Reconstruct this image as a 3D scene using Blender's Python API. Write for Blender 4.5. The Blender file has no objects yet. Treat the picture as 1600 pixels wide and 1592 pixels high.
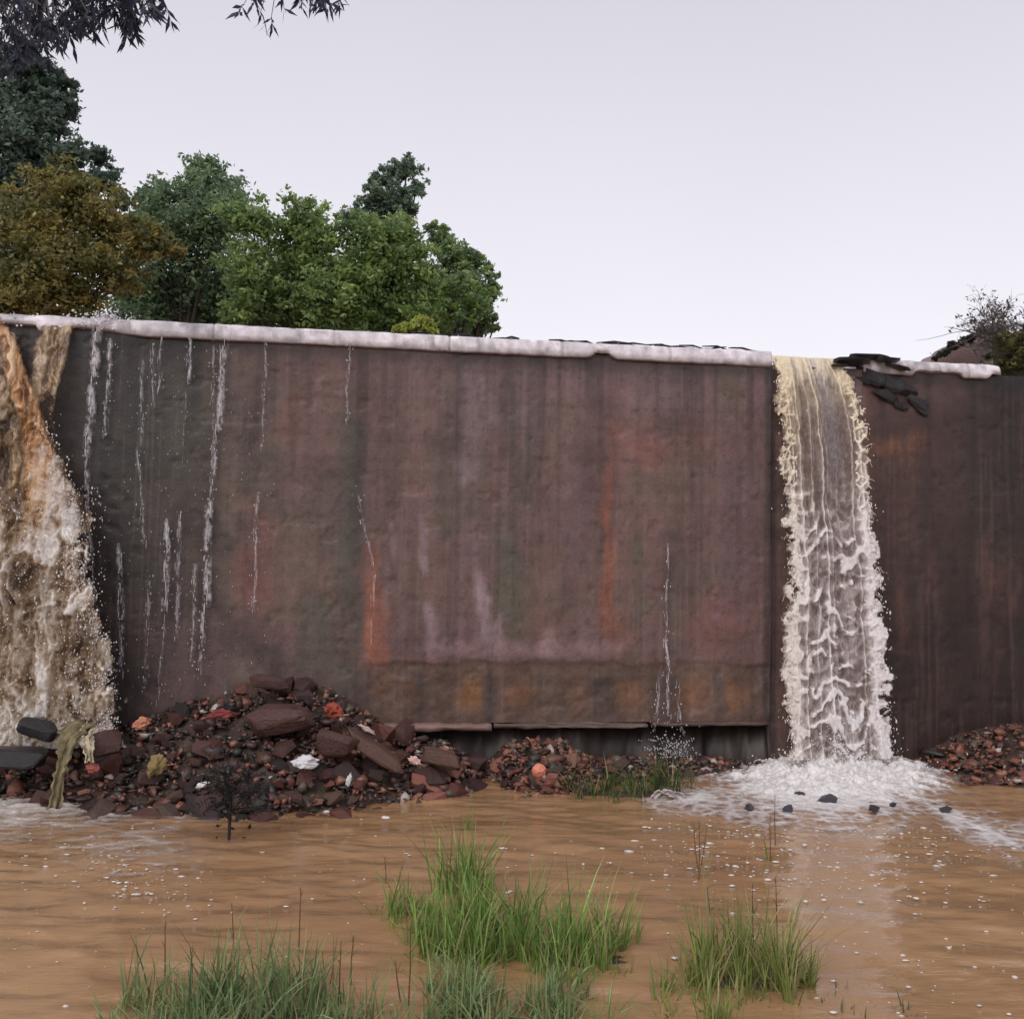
import bpy, bmesh, math, random
import numpy as np
from mathutils import Matrix, Vector

random.seed(7)
RNG = np.random.default_rng(11)
SC = bpy.context.scene
COL = SC.collection
R = math.radians

# ------------------------------------------------------------------ camera
F = 1500.0                      # focal length in photograph pixels (1600 wide)
CAM = np.array([0.0, 0.0, 2.1])
ALPHA = math.atan(84 / F)       # slight upward pitch
ROLL = R(1.0)
fw = np.array([0, math.cos(ALPHA), math.sin(ALPHA)])
r0 = np.array([1.0, 0, 0]); u0 = np.array([0, -math.sin(ALPHA), math.cos(ALPHA)])
rt = math.cos(ROLL) * r0 + math.sin(ROLL) * u0
up = -math.sin(ROLL) * r0 + math.cos(ROLL) * u0
cam_d = bpy.data.cameras.new('camera'); cam = bpy.data.objects.new('camera', cam_d)
COL.objects.link(cam); SC.camera = cam
cam_d.sensor_fit = 'HORIZONTAL'; cam_d.sensor_width = 36.0; cam_d.lens = 36.0 * F / 1600
cam_d.clip_start = 0.05; cam_d.clip_end = 2000
cam.matrix_world = Matrix(((rt[0], up[0], -fw[0], CAM[0]), (rt[1], up[1], -fw[1], CAM[1]),
                           (rt[2], up[2], -fw[2], CAM[2]), (0, 0, 0, 1)))

# ------------------------------------------------------------------ sky and sun (overcast)
SUN_EL, SUN_AZ = R(42), R(205)          # high, behind the photographer, veiled by cloud
W = bpy.data.worlds.new('World'); SC.world = W; W.use_nodes = True
nt = W.node_tree; nt.nodes.clear()
def N(t, ty, **kw):
    n = t.nodes.new(ty)
    for k, v in kw.items(): setattr(n, k, v)
    return n
out = N(nt, 'ShaderNodeOutputWorld'); bg = N(nt, 'ShaderNodeBackground'); bg.inputs['Strength'].default_value = 0.1
sky = N(nt, 'ShaderNodeTexSky', sky_type='NISHITA'); sky.sun_disc = False
sky.sun_elevation = SUN_EL; sky.sun_rotation = SUN_AZ; sky.dust_density = 4.0
tc = N(nt, 'ShaderNodeTexCoord'); sep = N(nt, 'ShaderNodeSeparateXYZ')
nt.links.new(tc.outputs['Generated'], sep.inputs[0])
ramp = N(nt, 'ShaderNodeValToRGB')
ramp.color_ramp.elements[0].position = 0.0; ramp.color_ramp.elements[0].color = (1.16, 1.13, 1.20, 1)
ramp.color_ramp.elements[1].position = 0.62; ramp.color_ramp.elements[1].color = (0.66, 0.645, 0.72, 1)
nt.links.new(sep.outputs['Z'], ramp.inputs[0])
cn = N(nt, 'ShaderNodeTexNoise'); cn.inputs['Scale'].default_value = 1.6; cn.inputs['Detail'].default_value = 4
nt.links.new(tc.outputs['Generated'], cn.inputs['Vector'])
cm = N(nt, 'ShaderNodeMapRange'); cm.inputs['To Min'].default_value = 9.3; cm.inputs['To Max'].default_value = 10.7
nt.links.new(cn.outputs['Fac'], cm.inputs['Value'])
vm = N(nt, 'ShaderNodeVectorMath', operation='SCALE'); nt.links.new(ramp.outputs[0], vm.inputs[0]); nt.links.new(cm.outputs[0], vm.inputs['Scale'])
mx = N(nt, 'ShaderNodeMix', data_type='RGBA'); mx.inputs['Factor'].default_value = 0.9
nt.links.new(sky.outputs[0], mx.inputs['A']); nt.links.new(vm.outputs[0], mx.inputs['B'])
nt.links.new(mx.outputs['Result'], bg.inputs['Color']); nt.links.new(bg.outputs[0], out.inputs['Surface'])

sun_d = bpy.data.lights.new('sun', 'SUN'); sun_d.energy = 1.5; sun_d.angle = R(40); sun_d.color = (1.0, 0.95, 0.92)
sun = bpy.data.objects.new('sun', sun_d); COL.objects.link(sun)
# pointing from the sky towards the wall
sv = Vector((math.sin(SUN_AZ) * math.cos(SUN_EL), math.cos(SUN_AZ) * math.cos(SUN_EL), math.sin(SUN_EL)))
sun.rotation_euler = sv.to_track_quat('Z', 'Y').to_euler()

SC.view_settings.view_transform = 'Standard'; SC.view_settings.look = 'None'
SC.view_settings.exposure = 0.0; SC.view_settings.gamma = 1.0
try: SC.view_settings.use_curve_mapping = False
except Exception: pass
SC.cycles.max_bounces = 6; SC.cycles.transparent_max_bounces = 12

# ------------------------------------------------------------------ survey helpers
def ray(px, py):
    return fw + (px - 800) / F * rt + (796 - py) / F * up
def atY(px, py, Y):
    d = ray(px, py); return CAM + d * ((Y - CAM[1]) / d[1])
def atZ(px, py, z=0.0):
    d = ray(px, py); return CAM + d * ((z - CAM[2]) / d[2])
def project(P):
    q = np.asarray(P, float) - CAM
    zz = q @ fw
    return 800 + F * (q @ rt) / zz, 796 - F * (q @ up) / zz
WYAW = math.atan(0.14)
WO = np.array([0, 9.85, 0.0]); WU = np.array([math.cos(WYAW), math.sin(WYAW), 0]); WN = np.array([math.sin(WYAW), -math.cos(WYAW), 0])
def wp(u, d, z):                # wall frame -> world; d = distance in front of the wall face
    u, d, z = np.broadcast_arrays(np.asarray(u, float), np.asarray(d, float), np.asarray(z, float))
    return WO + u[..., None] * WU + d[..., None] * WN + z[..., None] * np.array([0, 0, 1.0])
def onwall(px, py, d=0.0):      # survey point -> (u, z) on the plane d in front of the wall
    r = ray(px, py); o = CAM - (WO + d * WN)
    P = CAM + r * (-(o @ WN) / (r @ WN)) - WO
    return P @ WU, P[2]

# ------------------------------------------------------------------ noise
def _h(ix, iy, iz, s):
    h = (ix.astype(np.int64) * 374761393 + iy.astype(np.int64) * 668265263 + iz.astype(np.int64) * 2147483647 + s * 974634777) & 0xFFFFFFFF
    h = ((h ^ (h >> 13)) * 1274126177) & 0xFFFFFFFF
    h = ((h ^ (h >> 16)) * 2246822519) & 0xFFFFFFFF
    return ((h ^ (h >> 15)) & 0xFFFFFF) / float(0xFFFFFF)
def vn(x, y, z=0.0, s=0):
    x, y, z = np.broadcast_arrays(np.asarray(x, float), np.asarray(y, float), np.asarray(z, float))
    ix, iy, iz = np.floor(x), np.floor(y), np.floor(z)
    fx, fy, fz = x - ix, y - iy, z - iz
    fx = fx * fx * fx * (fx * (6 * fx - 15) + 10); fy = fy * fy * fy * (fy * (6 * fy - 15) + 10); fz = fz * fz * (3 - 2 * fz)
    r = 0
    for a in (0, 1):
        for b in (0, 1):
            for c in (0, 1):
                r = r + _h(ix + a, iy + b, iz + c, s) * (fx if a else 1 - fx) * (fy if b else 1 - fy) * (fz if c else 1 - fz)
    return r
def fbm(x, y, z=0.0, s=0, o=4):
    r, a, t, f = 0, 0.5, 0, 1.0
    for k in range(o):
        r = r + a * vn(np.asarray(x) * f + 17.3 * k, np.asarray(y) * f - 9.1 * k, np.asarray(z) * f, s + k); t += a; a *= .5; f *= 2.03
    return r / t
def worley(x, y, s=0):
    ix, iy = np.floor(x), np.floor(y)
    f1 = np.full(x.shape, 9.0); f2 = np.full(x.shape, 9.0)
    z0 = np.zeros_like(ix)
    for a in (-1, 0, 1):
        for b in (-1, 0, 1):
            cx, cy = ix + a, iy + b
            d = np.hypot(cx + .1 + .8 * _h(cx, cy, z0, s) - x, cy + .1 + .8 * _h(cx, cy, z0, s + 5) - y)
            f2 = np.where(d < f1, f1, np.minimum(f2, d)); f1 = np.minimum(f1, d)
    return f1, f2
def ss(a, b, x):
    t = np.clip((np.asarray(x, float) - a) / (b - a), 0, 1); return t * t * (3 - 2 * t)

# ------------------------------------------------------------------ mesh helpers
def link(name, me, mat=None, parent=None, smooth=False):
    o = bpy.data.objects.new(name, me); COL.objects.link(o)
    if mat is not None and not me.materials: me.materials.append(mat)
    if smooth: me.polygons.foreach_set('use_smooth', np.ones(len(me.polygons), bool))
    if parent is not None: o.parent = parent
    return o
def npmesh(name, V, Q, cols=None):
    V = np.ascontiguousarray(V, np.float32); Q = np.ascontiguousarray(Q, np.int32)
    me = bpy.data.meshes.new(name); n, k = Q.shape
    me.vertices.add(len(V)); me.vertices.foreach_set('co', V.ravel())
    me.loops.add(n * k); me.loops.foreach_set('vertex_index', Q.ravel())
    me.polygons.add(n); me.polygons.foreach_set('loop_start', np.arange(0, n * k, k, dtype=np.int32))
    if cols is not None: setcol(me, cols)
    me.update(calc_edges=True)
    return me
def setcol(me, cols):
    a = me.attributes.new('Col', 'FLOAT_COLOR', 'POINT')
    cols = np.asarray(cols); c = np.ones((len(me.vertices), 4), np.float32); c[:, :cols.shape[1]] = cols
    a.data.foreach_set('color', c.ravel())
def gridq(nu, nv):
    i = np.arange(nu - 1)[:, None] * nv + np.arange(nv - 1)[None]
    return np.stack([i, i + nv, i + nv + 1, i + 1], -1).reshape(-1, 4)
class MB:
    def __init__(s): s.v = []; s.f = []; s.c = []
    def add(s, v, f, c=None):
        n = len(s.v); s.v += [tuple(map(float, p)) for p in v]; s.f += [tuple(i + n for i in q) for q in f]
        s.c += [tuple(c) if c is not None else (1, 1, 1)] * len(v)
    def tube(s, pts, rad, k=6, c=None):
        pts = [np.asarray(p, float) for p in pts]; v = []
        for i, p in enumerate(pts):
            t = pts[min(i + 1, len(pts) - 1)] - pts[max(i - 1, 0)]; t = t / (np.linalg.norm(t) + 1e-9)
            a = np.cross(t, (0.3, 0.9, 0.31) if abs(t[2]) > .6 else (0, 0, 1)); a /= np.linalg.norm(a) + 1e-9; b = np.cross(t, a)
            for j in range(k):
                w = 2 * math.pi * j / k; v.append(p + rad[i] * (math.cos(w) * a + math.sin(w) * b))
        f = [(i * k + j, i * k + (j + 1) % k, (i + 1) * k + (j + 1) % k, (i + 1) * k + j) for i in range(len(pts) - 1) for j in range(k)]
        f += [tuple(range(k))[::-1], tuple((len(pts) - 1) * k + j for j in range(k))]
        s.add(v, f, c)
    def box(s, c, h, rz=0, col=None):
        cz, sz = math.cos(rz), math.sin(rz); v = []
        for x in (-1, 1):
            for y in (-1, 1):
                for z in (-1, 1):
                    a, b = x * h[0], y * h[1]; v.append((c[0] + a * cz - b * sz, c[1] + a * sz + b * cz, c[2] + z * h[2]))
        s.add(v, [(0, 1, 3, 2), (4, 6, 7, 5), (0, 4, 5, 1), (2, 3, 7, 6), (0, 2, 6, 4), (1, 5, 7, 3)], col)
    def build(s, name, mat, parent=None, smooth=False):
        me = bpy.data.meshes.new(name); me.from_pydata(s.v, [], s.f); setcol(me, np.array(s.c)); me.update()
        return link(name, me, mat, parent, smooth)
def tag(o, label=None, cat=None, group=None, kind=None):
    if label: o['label'] = label
    if cat: o['category'] = cat
    if group: o['group'] = group
    if kind: o['kind'] = kind
    return o
def empty(name, loc=(0, 0, 0), rz=0):
    o = bpy.data.objects.new(name, None); COL.objects.link(o); o.empty_display_size = .2
    o.location = tuple(map(float, loc)); o.rotation_euler = (0, 0, rz); return o
def local(V, loc): return np.asarray(V, float) - np.asarray(loc, float)

# ------------------------------------------------------------------ materials
def mat(name):
    m = bpy.data.materials.new(name); m.use_nodes = True; t = m.node_tree
    return m, t, t.nodes['Principled BSDF'], t.nodes['Material Output']
def noise_n(t, scale, detail=5, rough=.6, vec=None):
    n = N(t, 'ShaderNodeTexNoise'); n.inputs['Scale'].default_value = scale; n.inputs['Detail'].default_value = detail; n.inputs['Roughness'].default_value = rough
    if vec is not None: t.links.new(vec, n.inputs['Vector'])
    return n
def bump_n(t, src, strength, dist, b, prev=None):
    n = N(t, 'ShaderNodeBump'); n.inputs['Strength'].default_value = strength; n.inputs['Distance'].default_value = dist
    t.links.new(src, n.inputs['Height'])
    if prev is not None: t.links.new(prev, n.inputs['Normal'])
    t.links.new(n.outputs[0], b.inputs['Normal']); return n.outputs[0]
def mulcol(t, colsock, facsock, lo, hi):
    mr = N(t, 'ShaderNodeMapRange'); mr.inputs['From Min'].default_value = .25; mr.inputs['From Max'].default_value = .75
    mr.inputs['To Min'].default_value = lo; mr.inputs['To Max'].default_value = hi; t.links.new(facsock, mr.inputs['Value'])
    v = N(t, 'ShaderNodeVectorMath', operation='SCALE'); t.links.new(colsock, v.inputs[0]); t.links.new(mr.outputs[0], v.inputs['Scale'])
    return v.outputs[0]
def attr_mat(name, rough=.6, grain=25, lo=.75, hi=1.25, bstr=.5, bdist=.01, spec=.5, trans=0.0, coat=0.0):
    m, t, b, o = mat(name)
    a = N(t, 'ShaderNodeAttribute', attribute_name='Col'); tcn = N(t, 'ShaderNodeTexCoord')
    n = noise_n(t, grain, 6, .65, tcn.outputs['Object'])
    c = mulcol(t, a.outputs['Color'], n.outputs['Fac'], lo, hi); t.links.new(c, b.inputs['Base Color'])
    b.inputs['Roughness'].default_value = rough; b.inputs['Specular IOR Level'].default_value = spec; b.inputs['Coat Weight'].default_value = coat
    if bstr: bump_n(t, n.outputs['Fac'], bstr, bdist, b)
    if trans:
        tr = N(t, 'ShaderNodeBsdfTranslucent'); t.links.new(c, tr.inputs['Color'])
        mxs = N(t, 'ShaderNodeMixShader'); mxs.inputs[0].default_value = trans
        t.links.new(b.outputs[0], mxs.inputs[1]); t.links.new(tr.outputs[0], mxs.inputs[2]); t.links.new(mxs.outputs[0], o.inputs['Surface'])
    return m
def rand_mat(name, cols, rough=.5, grain=14, bstr=.8, bdist=.02):
    m, t, b, o = mat(name)
    oi = N(t, 'ShaderNodeObjectInfo'); rp = N(t, 'ShaderNodeValToRGB'); e = rp.color_ramp
    e.interpolation = 'LINEAR'
    while len(e.elements) < len(cols): e.elements.new(.5)
    for i, c in enumerate(cols): e.elements[i].position = i / (len(cols) - 1); e.elements[i].color = (*c, 1)
    t.links.new(oi.outputs['Random'], rp.inputs[0])
    tcn = N(t, 'ShaderNodeTexCoord'); n = noise_n(t, grain, 6, .7, tcn.outputs['Object'])
    c = mulcol(t, rp.outputs[0], n.outputs['Fac'], .45, 1.5); t.links.new(c, b.inputs['Base Color'])
    b.inputs['Roughness'].default_value = rough
    bump_n(t, n.outputs['Fac'], bstr, bdist, b)
    return m
def plain(name, c, rough=.6, grain=20, lo=.7, hi=1.25, bstr=.4, bdist=.01):
    m, t, b, o = mat(name)
    rgb = N(t, 'ShaderNodeRGB'); rgb.outputs[0].default_value = (*c, 1); tcn = N(t, 'ShaderNodeTexCoord')
    n = noise_n(t, grain, 6, .65, tcn.outputs['Object'])
    t.links.new(mulcol(t, rgb.outputs[0], n.outputs['Fac'], lo, hi), b.inputs['Base Color']); b.inputs['Roughness'].default_value = rough
    bump_n(t, n.outputs['Fac'], bstr, bdist, b)
    return m

M = {}
M['wall'] = attr_mat('wall_concrete', .5, 38, .78, 1.22, .38, .010, .5)
M['coping'] = attr_mat('coping_limewash', .42, 11, .62, 1.16, .8, .012, .5)
M['mud'] = plain('mud', (.075, .05, .038), .45, 9, .5, 1.4, .9, .04)
M['earth'] = plain('earth', (.13, .10, .06), .85, 3, .6, 1.4, .9, .1)
M['stone'] = rand_mat('rubble_stone', [(.022, .016, .016), (.095, .036, .030), (.035, .024, .023), (.15, .055, .040), (.045, .030, .028), (.14, .085, .062), (.02, .015, .016), (.12, .040, .030), (.06, .03, .026)], .3)
M['redstone'] = rand_mat('brick_rubble', [(.12, .045, .035), (.34, .13, .085), (.20, .065, .05), (.42, .20, .14), (.10, .05, .045), (.28, .085, .06)], .5)
M['wetstone'] = rand_mat('wet_stone', [(.03, .027, .035), (.07, .06, .08), (.045, .04, .05)], .22)
M['chips'] = attr_mat('chips', .45, 40, .6, 1.3, .5, .01, .5)
M['leaf'] = attr_mat('leaf', .42, 3, .85, 1.15, 0, 0, .5, .5)
M['grass'] = attr_mat('grass_blade', .5, 9, .85, 1.15, 0, 0, .35, .3)
M['bark'] = plain('bark', (.075, .055, .045), .85, 16, .5, 1.4, .9, .02)
M['twig'] = plain('twig', (.15, .12, .12), .8, 30)
M['darktwig'] = plain('dead_twig', (.018, .016, .018), .7, 30)
M['moss'] = attr_mat('moss', .85, 14, .5, 1.5, 1.0, .04, .2)
M['foam'] = attr_mat('foam_water', .22, 30, .88, 1.08, .35, .006, .6, .22)
M['rag'] = plain('wet_rag', (.022, .024, .026), .5, 30, .5, 1.6, .5, .01)
M['cloth'] = attr_mat('cloth', .75, 60, .75, 1.2, .4, .004, .2, .12)
M['plastic'] = attr_mat('plastic_scrap', .35, 40, .9, 1.08, .3, .004, .5, .2)

# thin film of falling water: partly clear, cloudy streaks run down it
m, t, b, o = mat('water_film'); M['film'] = m
a = N(t, 'ShaderNodeAttribute', attribute_name='Col'); t.links.new(a.outputs['Color'], b.inputs['Base Color'])
b.inputs['Roughness'].default_value = .12; b.inputs['Specular IOR Level'].default_value = .6
tcn = N(t, 'ShaderNodeTexCoord'); mp = N(t, 'ShaderNodeMapping'); mp.inputs['Scale'].default_value = (26, 26, 3)
t.links.new(tcn.outputs['Object'], mp.inputs['Vector']); n = noise_n(t, 1, 4, .6, mp.outputs[0])
mr = N(t, 'ShaderNodeMapRange'); mr.inputs['From Min'].default_value = .3; mr.inputs['From Max'].default_value = .72
mr.inputs['To Min'].default_value = .25; mr.inputs['To Max'].default_value = .8; t.links.new(n.outputs['Fac'], mr.inputs['Value'])
tp = N(t, 'ShaderNodeBsdfTransparent'); ms = N(t, 'ShaderNodeMixShader')
t.links.new(mr.outputs[0], ms.inputs[0]); t.links.new(tp.outputs[0], ms.inputs[1]); t.links.new(b.outputs[0], ms.inputs[2]); t.links.new(ms.outputs[0], o.inputs['Surface'])
bump_n(t, n.outputs['Fac'], .6, .02, b)

# veil of aerated water: opacity follows how much froth it carries (colour attribute alpha)
m, t, b, o = mat('water_veil'); M['veil'] = m
a = N(t, 'ShaderNodeAttribute', attribute_name='Col'); tcn = N(t, 'ShaderNodeTexCoord')
mp = N(t, 'ShaderNodeMapping'); mp.inputs['Scale'].default_value = (40, 40, 22); t.links.new(tcn.outputs['Object'], mp.inputs['Vector'])
n = noise_n(t, 1, 5, .65, mp.outputs[0]); t.links.new(mulcol(t, a.outputs['Color'], n.outputs['Fac'], .82, 1.15), b.inputs['Base Color'])
b.inputs['Roughness'].default_value = .24; b.inputs['Specular IOR Level'].default_value = .5; bump_n(t, n.outputs['Fac'], .22, .01, b)
tr = N(t, 'ShaderNodeBsdfTranslucent'); t.links.new(a.outputs['Color'], tr.inputs['Color']); m1 = N(t, 'ShaderNodeMixShader'); m1.inputs[0].default_value = .2
t.links.new(b.outputs[0], m1.inputs[1]); t.links.new(tr.outputs[0], m1.inputs[2])
mr = N(t, 'ShaderNodeMapRange'); mr.inputs['From Min'].default_value = .25; mr.inputs['From Max'].default_value = .75; mr.inputs['To Min'].default_value = -.22; mr.inputs['To Max'].default_value = .22; t.links.new(n.outputs['Fac'], mr.inputs['Value'])
ad = N(t, 'ShaderNodeMath', operation='ADD', use_clamp=True); t.links.new(a.outputs['Alpha'], ad.inputs[0]); t.links.new(mr.outputs[0], ad.inputs[1])
tp = N(t, 'ShaderNodeBsdfTransparent'); ms = N(t, 'ShaderNodeMixShader')
t.links.new(ad.outputs[0], ms.inputs[0]); t.links.new(tp.outputs[0], ms.inputs[1]); t.links.new(m1.outputs[0], ms.inputs[2]); t.links.new(ms.outputs[0], o.inputs['Surface'])

# silty pond water
m, t, b, o = mat('silty_water'); M['water'] = m
tcn = N(t, 'ShaderNodeTexCoord'); n1 = noise_n(t, .55, 5, .6, tcn.outputs['Object'])
rp = N(t, 'ShaderNodeValToRGB'); rp.color_ramp.elements[0].position = .35; rp.color_ramp.elements[0].color = (.325, .182, .086, 1)
rp.color_ramp.elements[1].position = .7; rp.color_ramp.elements[1].color = (.46, .275, .140, 1)
t.links.new(n1.outputs['Fac'], rp.inputs[0]); t.links.new(rp.outputs[0], b.inputs['Base Color'])
b.inputs['Roughness'].default_value = .05; b.inputs['IOR'].default_value = 1.5; b.inputs['Coat Weight'].default_value = .7; b.inputs['Coat Roughness'].default_value = .03; b.inputs['Coat IOR'].default_value = 1.6
mp = N(t, 'ShaderNodeMapping'); mp.inputs['Scale'].default_value = (3, 9, 8); t.links.new(tcn.outputs['Object'], mp.inputs['Vector'])
n2 = noise_n(t, 1.6, 5, .6, mp.outputs[0]); t.links.new(bump_n(t, n2.outputs['Fac'], .35, .02, b), b.inputs['Coat Normal'])

# ------------------------------------------------------------------ ground, pond, upstream land
nx, ny = 120, 120
gx = np.concatenate([np.linspace(-600, -30, 20), np.linspace(-28, 28, 80), np.linspace(30, 600, 20)])
gy = np.concatenate([np.linspace(-600, -20, 20), np.linspace(-18, 11.0, 60), np.linspace(30, 900, 20)])
X, Y = np.meshgrid(gx, gy, indexing='ij')
Zg = -.55 + .25 * (fbm(X * .7, Y * .7, s=3) - .5) + ss(1.5, -14, Y) * 2.2 + ss(16, 40, np.abs(X)) * 6
g = link('ground', npmesh('ground', np.stack([X, Y, Zg], -1).reshape(-1, 3), gridq(*X.shape)), M['earth'], None, True); tag(g, kind='structure')

# pond surface: rippled near the falls, fine mesh where it is close
gx = np.concatenate([np.linspace(-45, -7.2, 30), np.arange(-7, 7, .03), np.linspace(7.2, 45, 30)])
gy = np.concatenate([np.linspace(-12, 3.2, 30), np.arange(3.3, 11.6, .03)])
X, Y = np.meshgrid(gx, gy, indexing='ij')
FR = atZ(1310, 1205); FL = atZ(60, 1180)
dR = np.hypot(X - FR[0], (Y - FR[1]) * 1.2); dL = np.hypot(X - FL[0], (Y - FL[1]) * 1.2)
turb = .85 + 1.1 * np.exp(-(dR / 2.0) ** 2) + 1.0 * np.exp(-(dL / 1.9) ** 2)
wz = (fbm(X * 2.2 + .4 * Y, Y * 5.2, s=21, o=4) - .5) * .045 * turb + (fbm(X * 1.1, Y * 2.2, s=25, o=3) - .5) * .035
wz += .005 * np.sin(dR * 17 + 3 * fbm(X, Y, s=4)) * np.exp(-dR / 2.5) + .004 * np.sin(dL * 15 + 3 * fbm(X, Y, s=5)) * np.exp(-dL / 2.5)
wz *= ss(3.0, 3.6, Y)
pond = link('pond_water', npmesh('pond_water', np.stack([X, Y, wz], -1).reshape(-1, 3), gridq(*X.shape)), M['water'], None, True); tag(pond, kind='structure')

TOPZ = onwall(800, 531)[1]      # crest level of the dam
# water held behind the dam and the land beyond it
rv = wp([-30, 30, 30, -30], [-.9, -.9, -5, -5], [TOPZ - .04] * 4)
rw = link('reservoir_water', npmesh('reservoir_water', rv, np.array([[0, 1, 2, 3]])), M['water']); tag(rw, kind='structure')
gu = np.linspace(-60, 60, 70); gd = np.concatenate([np.linspace(4.2, 30, 40), np.linspace(35, 500, 12)])
U, D = np.meshgrid(gu, gd, indexing='ij')
P = wp(U, -D, TOPZ - .45 + .5 * ss(4.2, 6, D) + .25 * (fbm(U * .4, D * .4, s=8) - .5))
bk = link('upstream_bank', npmesh('upstream_bank', P.reshape(-1, 3), gridq(*U.shape)), M['earth'], None, True); tag(bk, kind='structure')

# ------------------------------------------------------------------ the dam wall
dam = empty('dam_wall', WO, WYAW)
tag(dam, 'tall stained grey-mauve concrete dam wall with pale coping spanning the whole scene', 'dam')
def wl(u, d, z): return np.stack(np.broadcast_arrays(np.asarray(u, float), -np.asarray(d, float), np.asarray(z, float)), -1)
UJ = onwall(1204, 800)[0]; UN1 = onwall(1346, 570, -.1)[0]; UEND = onwall(1572, 600)[0]
ZL = onwall(800, 1126)[1]       # ledge level at the wall foot

def paint(Xp, Yp, u, z):
    """stains and darker tones on the concrete, surveyed from the photograph"""
    c = np.empty(Xp.shape + (3,)); c[:] = (.178, .102, .092)
    def mixc(mask, col): c[:] = c * (1 - mask[..., None]) + np.array(col) * mask[..., None]
    big = fbm(u * .9, z * .9, s=31); st = fbm(u * 5, z * .35, s=32, o=5); st2 = fbm(u * 14, z * .5, s=33, o=3); bl = fbm(u * 3, z * 3, s=34, o=5)
    mixc(.75 * ss(700, 560, Yp + 200 * (big - .5)) * ss(560, 700, Xp), (.21, .130, .130))
    mixc(.6 * ss(.42, .7, bl), (.125, .082, .062))
    mixc(.5 * ss(.52, .7, fbm(u * 1.7, z * 1.1, s=48)), (.10, .078, .062))
    # dark wet growth on the left third
    e = Xp + 160 * (bl - .5) + 90 * (st - .5)
    mixc(.85 * ss(440, 300, e) * ss(1080, 900, Yp + 150 * (bl - .5)), (.056, .040, .033))
    mixc(.55 * ss(440, 300, e) * ss(900, 1000, Yp), (.085, .055, .053))
    mixc(.65 * ss(320, 180, e), (.030, .025, .023))
    mixc(.55 * np.exp(-((Xp - 270) / 90) ** 2 - ((Yp - 690) / 120) ** 2), (.05, .052, .04))
    fine = .6 * fbm(u * 22, z * .9, s=46, o=4) + .4 * fbm(u * 30, z * 9, s=47, o=4)
    def streak(x, y0, y1, w, col, a, wob=10, soft=50):
        xx = Xp - x - wob * 2 * (vn(z * 3, x * .37, s=35) - .5) - wob * (vn(z * 11, x * .2, s=36) - .5)
        k = np.exp(-(xx / w) ** 2) * ss(y0 - soft, y0 + soft, Yp) * ss(y1 + soft, y1 - soft, Yp)
        mixc(np.clip(.78 * a * ss(.15, 1.0, k * (.1 + 1.2 * fine + 1.3 * (bl - .35))), 0, 1), col)
    G = (.085, .082, .062); RU = (.30, .105, .062); RO = (.23, .085, .075); PA = (.36, .255, .285); PU = (.155, .095, .12); OR = (.24, .105, .042); DK = (.065, .05, .045)
    for x, y0, y1, w, a in ((545, 640, 1080, 22, .8), (500, 930, 1090, 45, .75), (560, 760, 900, 25, .5), (800, 560, 1020, 28, .6), (825, 640, 800, 30, .5), (790, 800, 1000, 24, .6), (880, 900, 1020, 30, .5),
                            (995, 820, 1030, 14, .7), (1062, 800, 1040, 16, .5), (690, 560, 700, 16, .35), (420, 560, 1000, 30, .35), (470, 700, 900, 40, .3)):
        streak(x, y0, y1, w, G, a)
    for x, y0, y1, w, a in ((583, 850, 1060, 17, 1.1), (600, 930, 1080, 14, .8), (950, 720, 1010, 13, 1.0), (957, 600, 760, 22, .45), (965, 960, 1030, 38, .6), (1140, 960, 1020, 26, .6)):
        streak(x, y0, y1, w, RU, a, 7)
    for x, y0, y1, w, a in ((1005, 660, 730, 48, .7), (400, 780, 960, 36, .6), (455, 620, 690, 30, .5), (1130, 920, 1020, 60, .55), (880, 950, 1030, 60, .35), (385, 880, 930, 24, .5), (1100, 650, 720, 60, .3)):
        streak(x, y0, y1, w, RO, a, 14, 40)
    for x, y0, y1, w, a in ((755, 905, 1020, 12, 1.0), (745, 890, 930, 14, .8), (675, 940, 1030, 11, .8), (780, 960, 1030, 9, .7), (615, 800, 880, 7, .7), (735, 560, 760, 24, .45), (600, 860, 960, 9, .4), (662, 800, 900, 8, .6), (760, 600, 690, 12, .35), (860, 980, 1030, 20, .4)):
        streak(x, y0, y1, w, PA, a, 6, 30)
    for x, y0, y1, w, a in ((700, 960, 1020, 60, .6), (905, 700, 900, 24, .5), (620, 950, 1020, 40, .4), (915, 950, 1020, 40, .5), (740, 820, 900, 30, .5), (1000, 560, 640, 80, .35), (1150, 700, 1000, 40, .4)):
        streak(x, y0, y1, w, PU, a, 10)
    mixc(.55 * np.exp(-((Yp - 1012 - 12 * (bl - .5)) / 14) ** 2) * ss(640, 700, Xp) * ss(1010, 960, Xp), (.33, .20, .21))
    # lower band: rusty brown render
    lb = ss(1030, 1044, Yp + 16 * (bl - .5) + 8 * (st2 - .5)) * ss(540, 590, Xp) * ss(1215, 1195, Xp)
    mixc(.9 * lb, (.135, .08, .058))
    for x, w, a in ((640, 22, .5), (735, 34, .9), (810, 30, .7), (900, 26, .4), (985, 30, .6), (1090, 30, .7), (1150, 24, .7), (590, 16, .6)):
        streak(x, 1060, 1110, w, OR, a * 1.0, 8, 20)
    for x, w, a in ((655, 14, .9), (768, 13, 1.0), (860, 30, .6), (945, 24, .9), (1040, 24, .6), (1125, 10, .8), (560, 26, .8)):
        streak(x, 1050, 1130, w, DK, a, 6, 22)
    # joint, and the right bay painted darker outward and downward
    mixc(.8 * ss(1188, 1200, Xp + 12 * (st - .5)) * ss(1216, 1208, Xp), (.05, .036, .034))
    rr = ss(1350, 1370, Xp)
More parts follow.
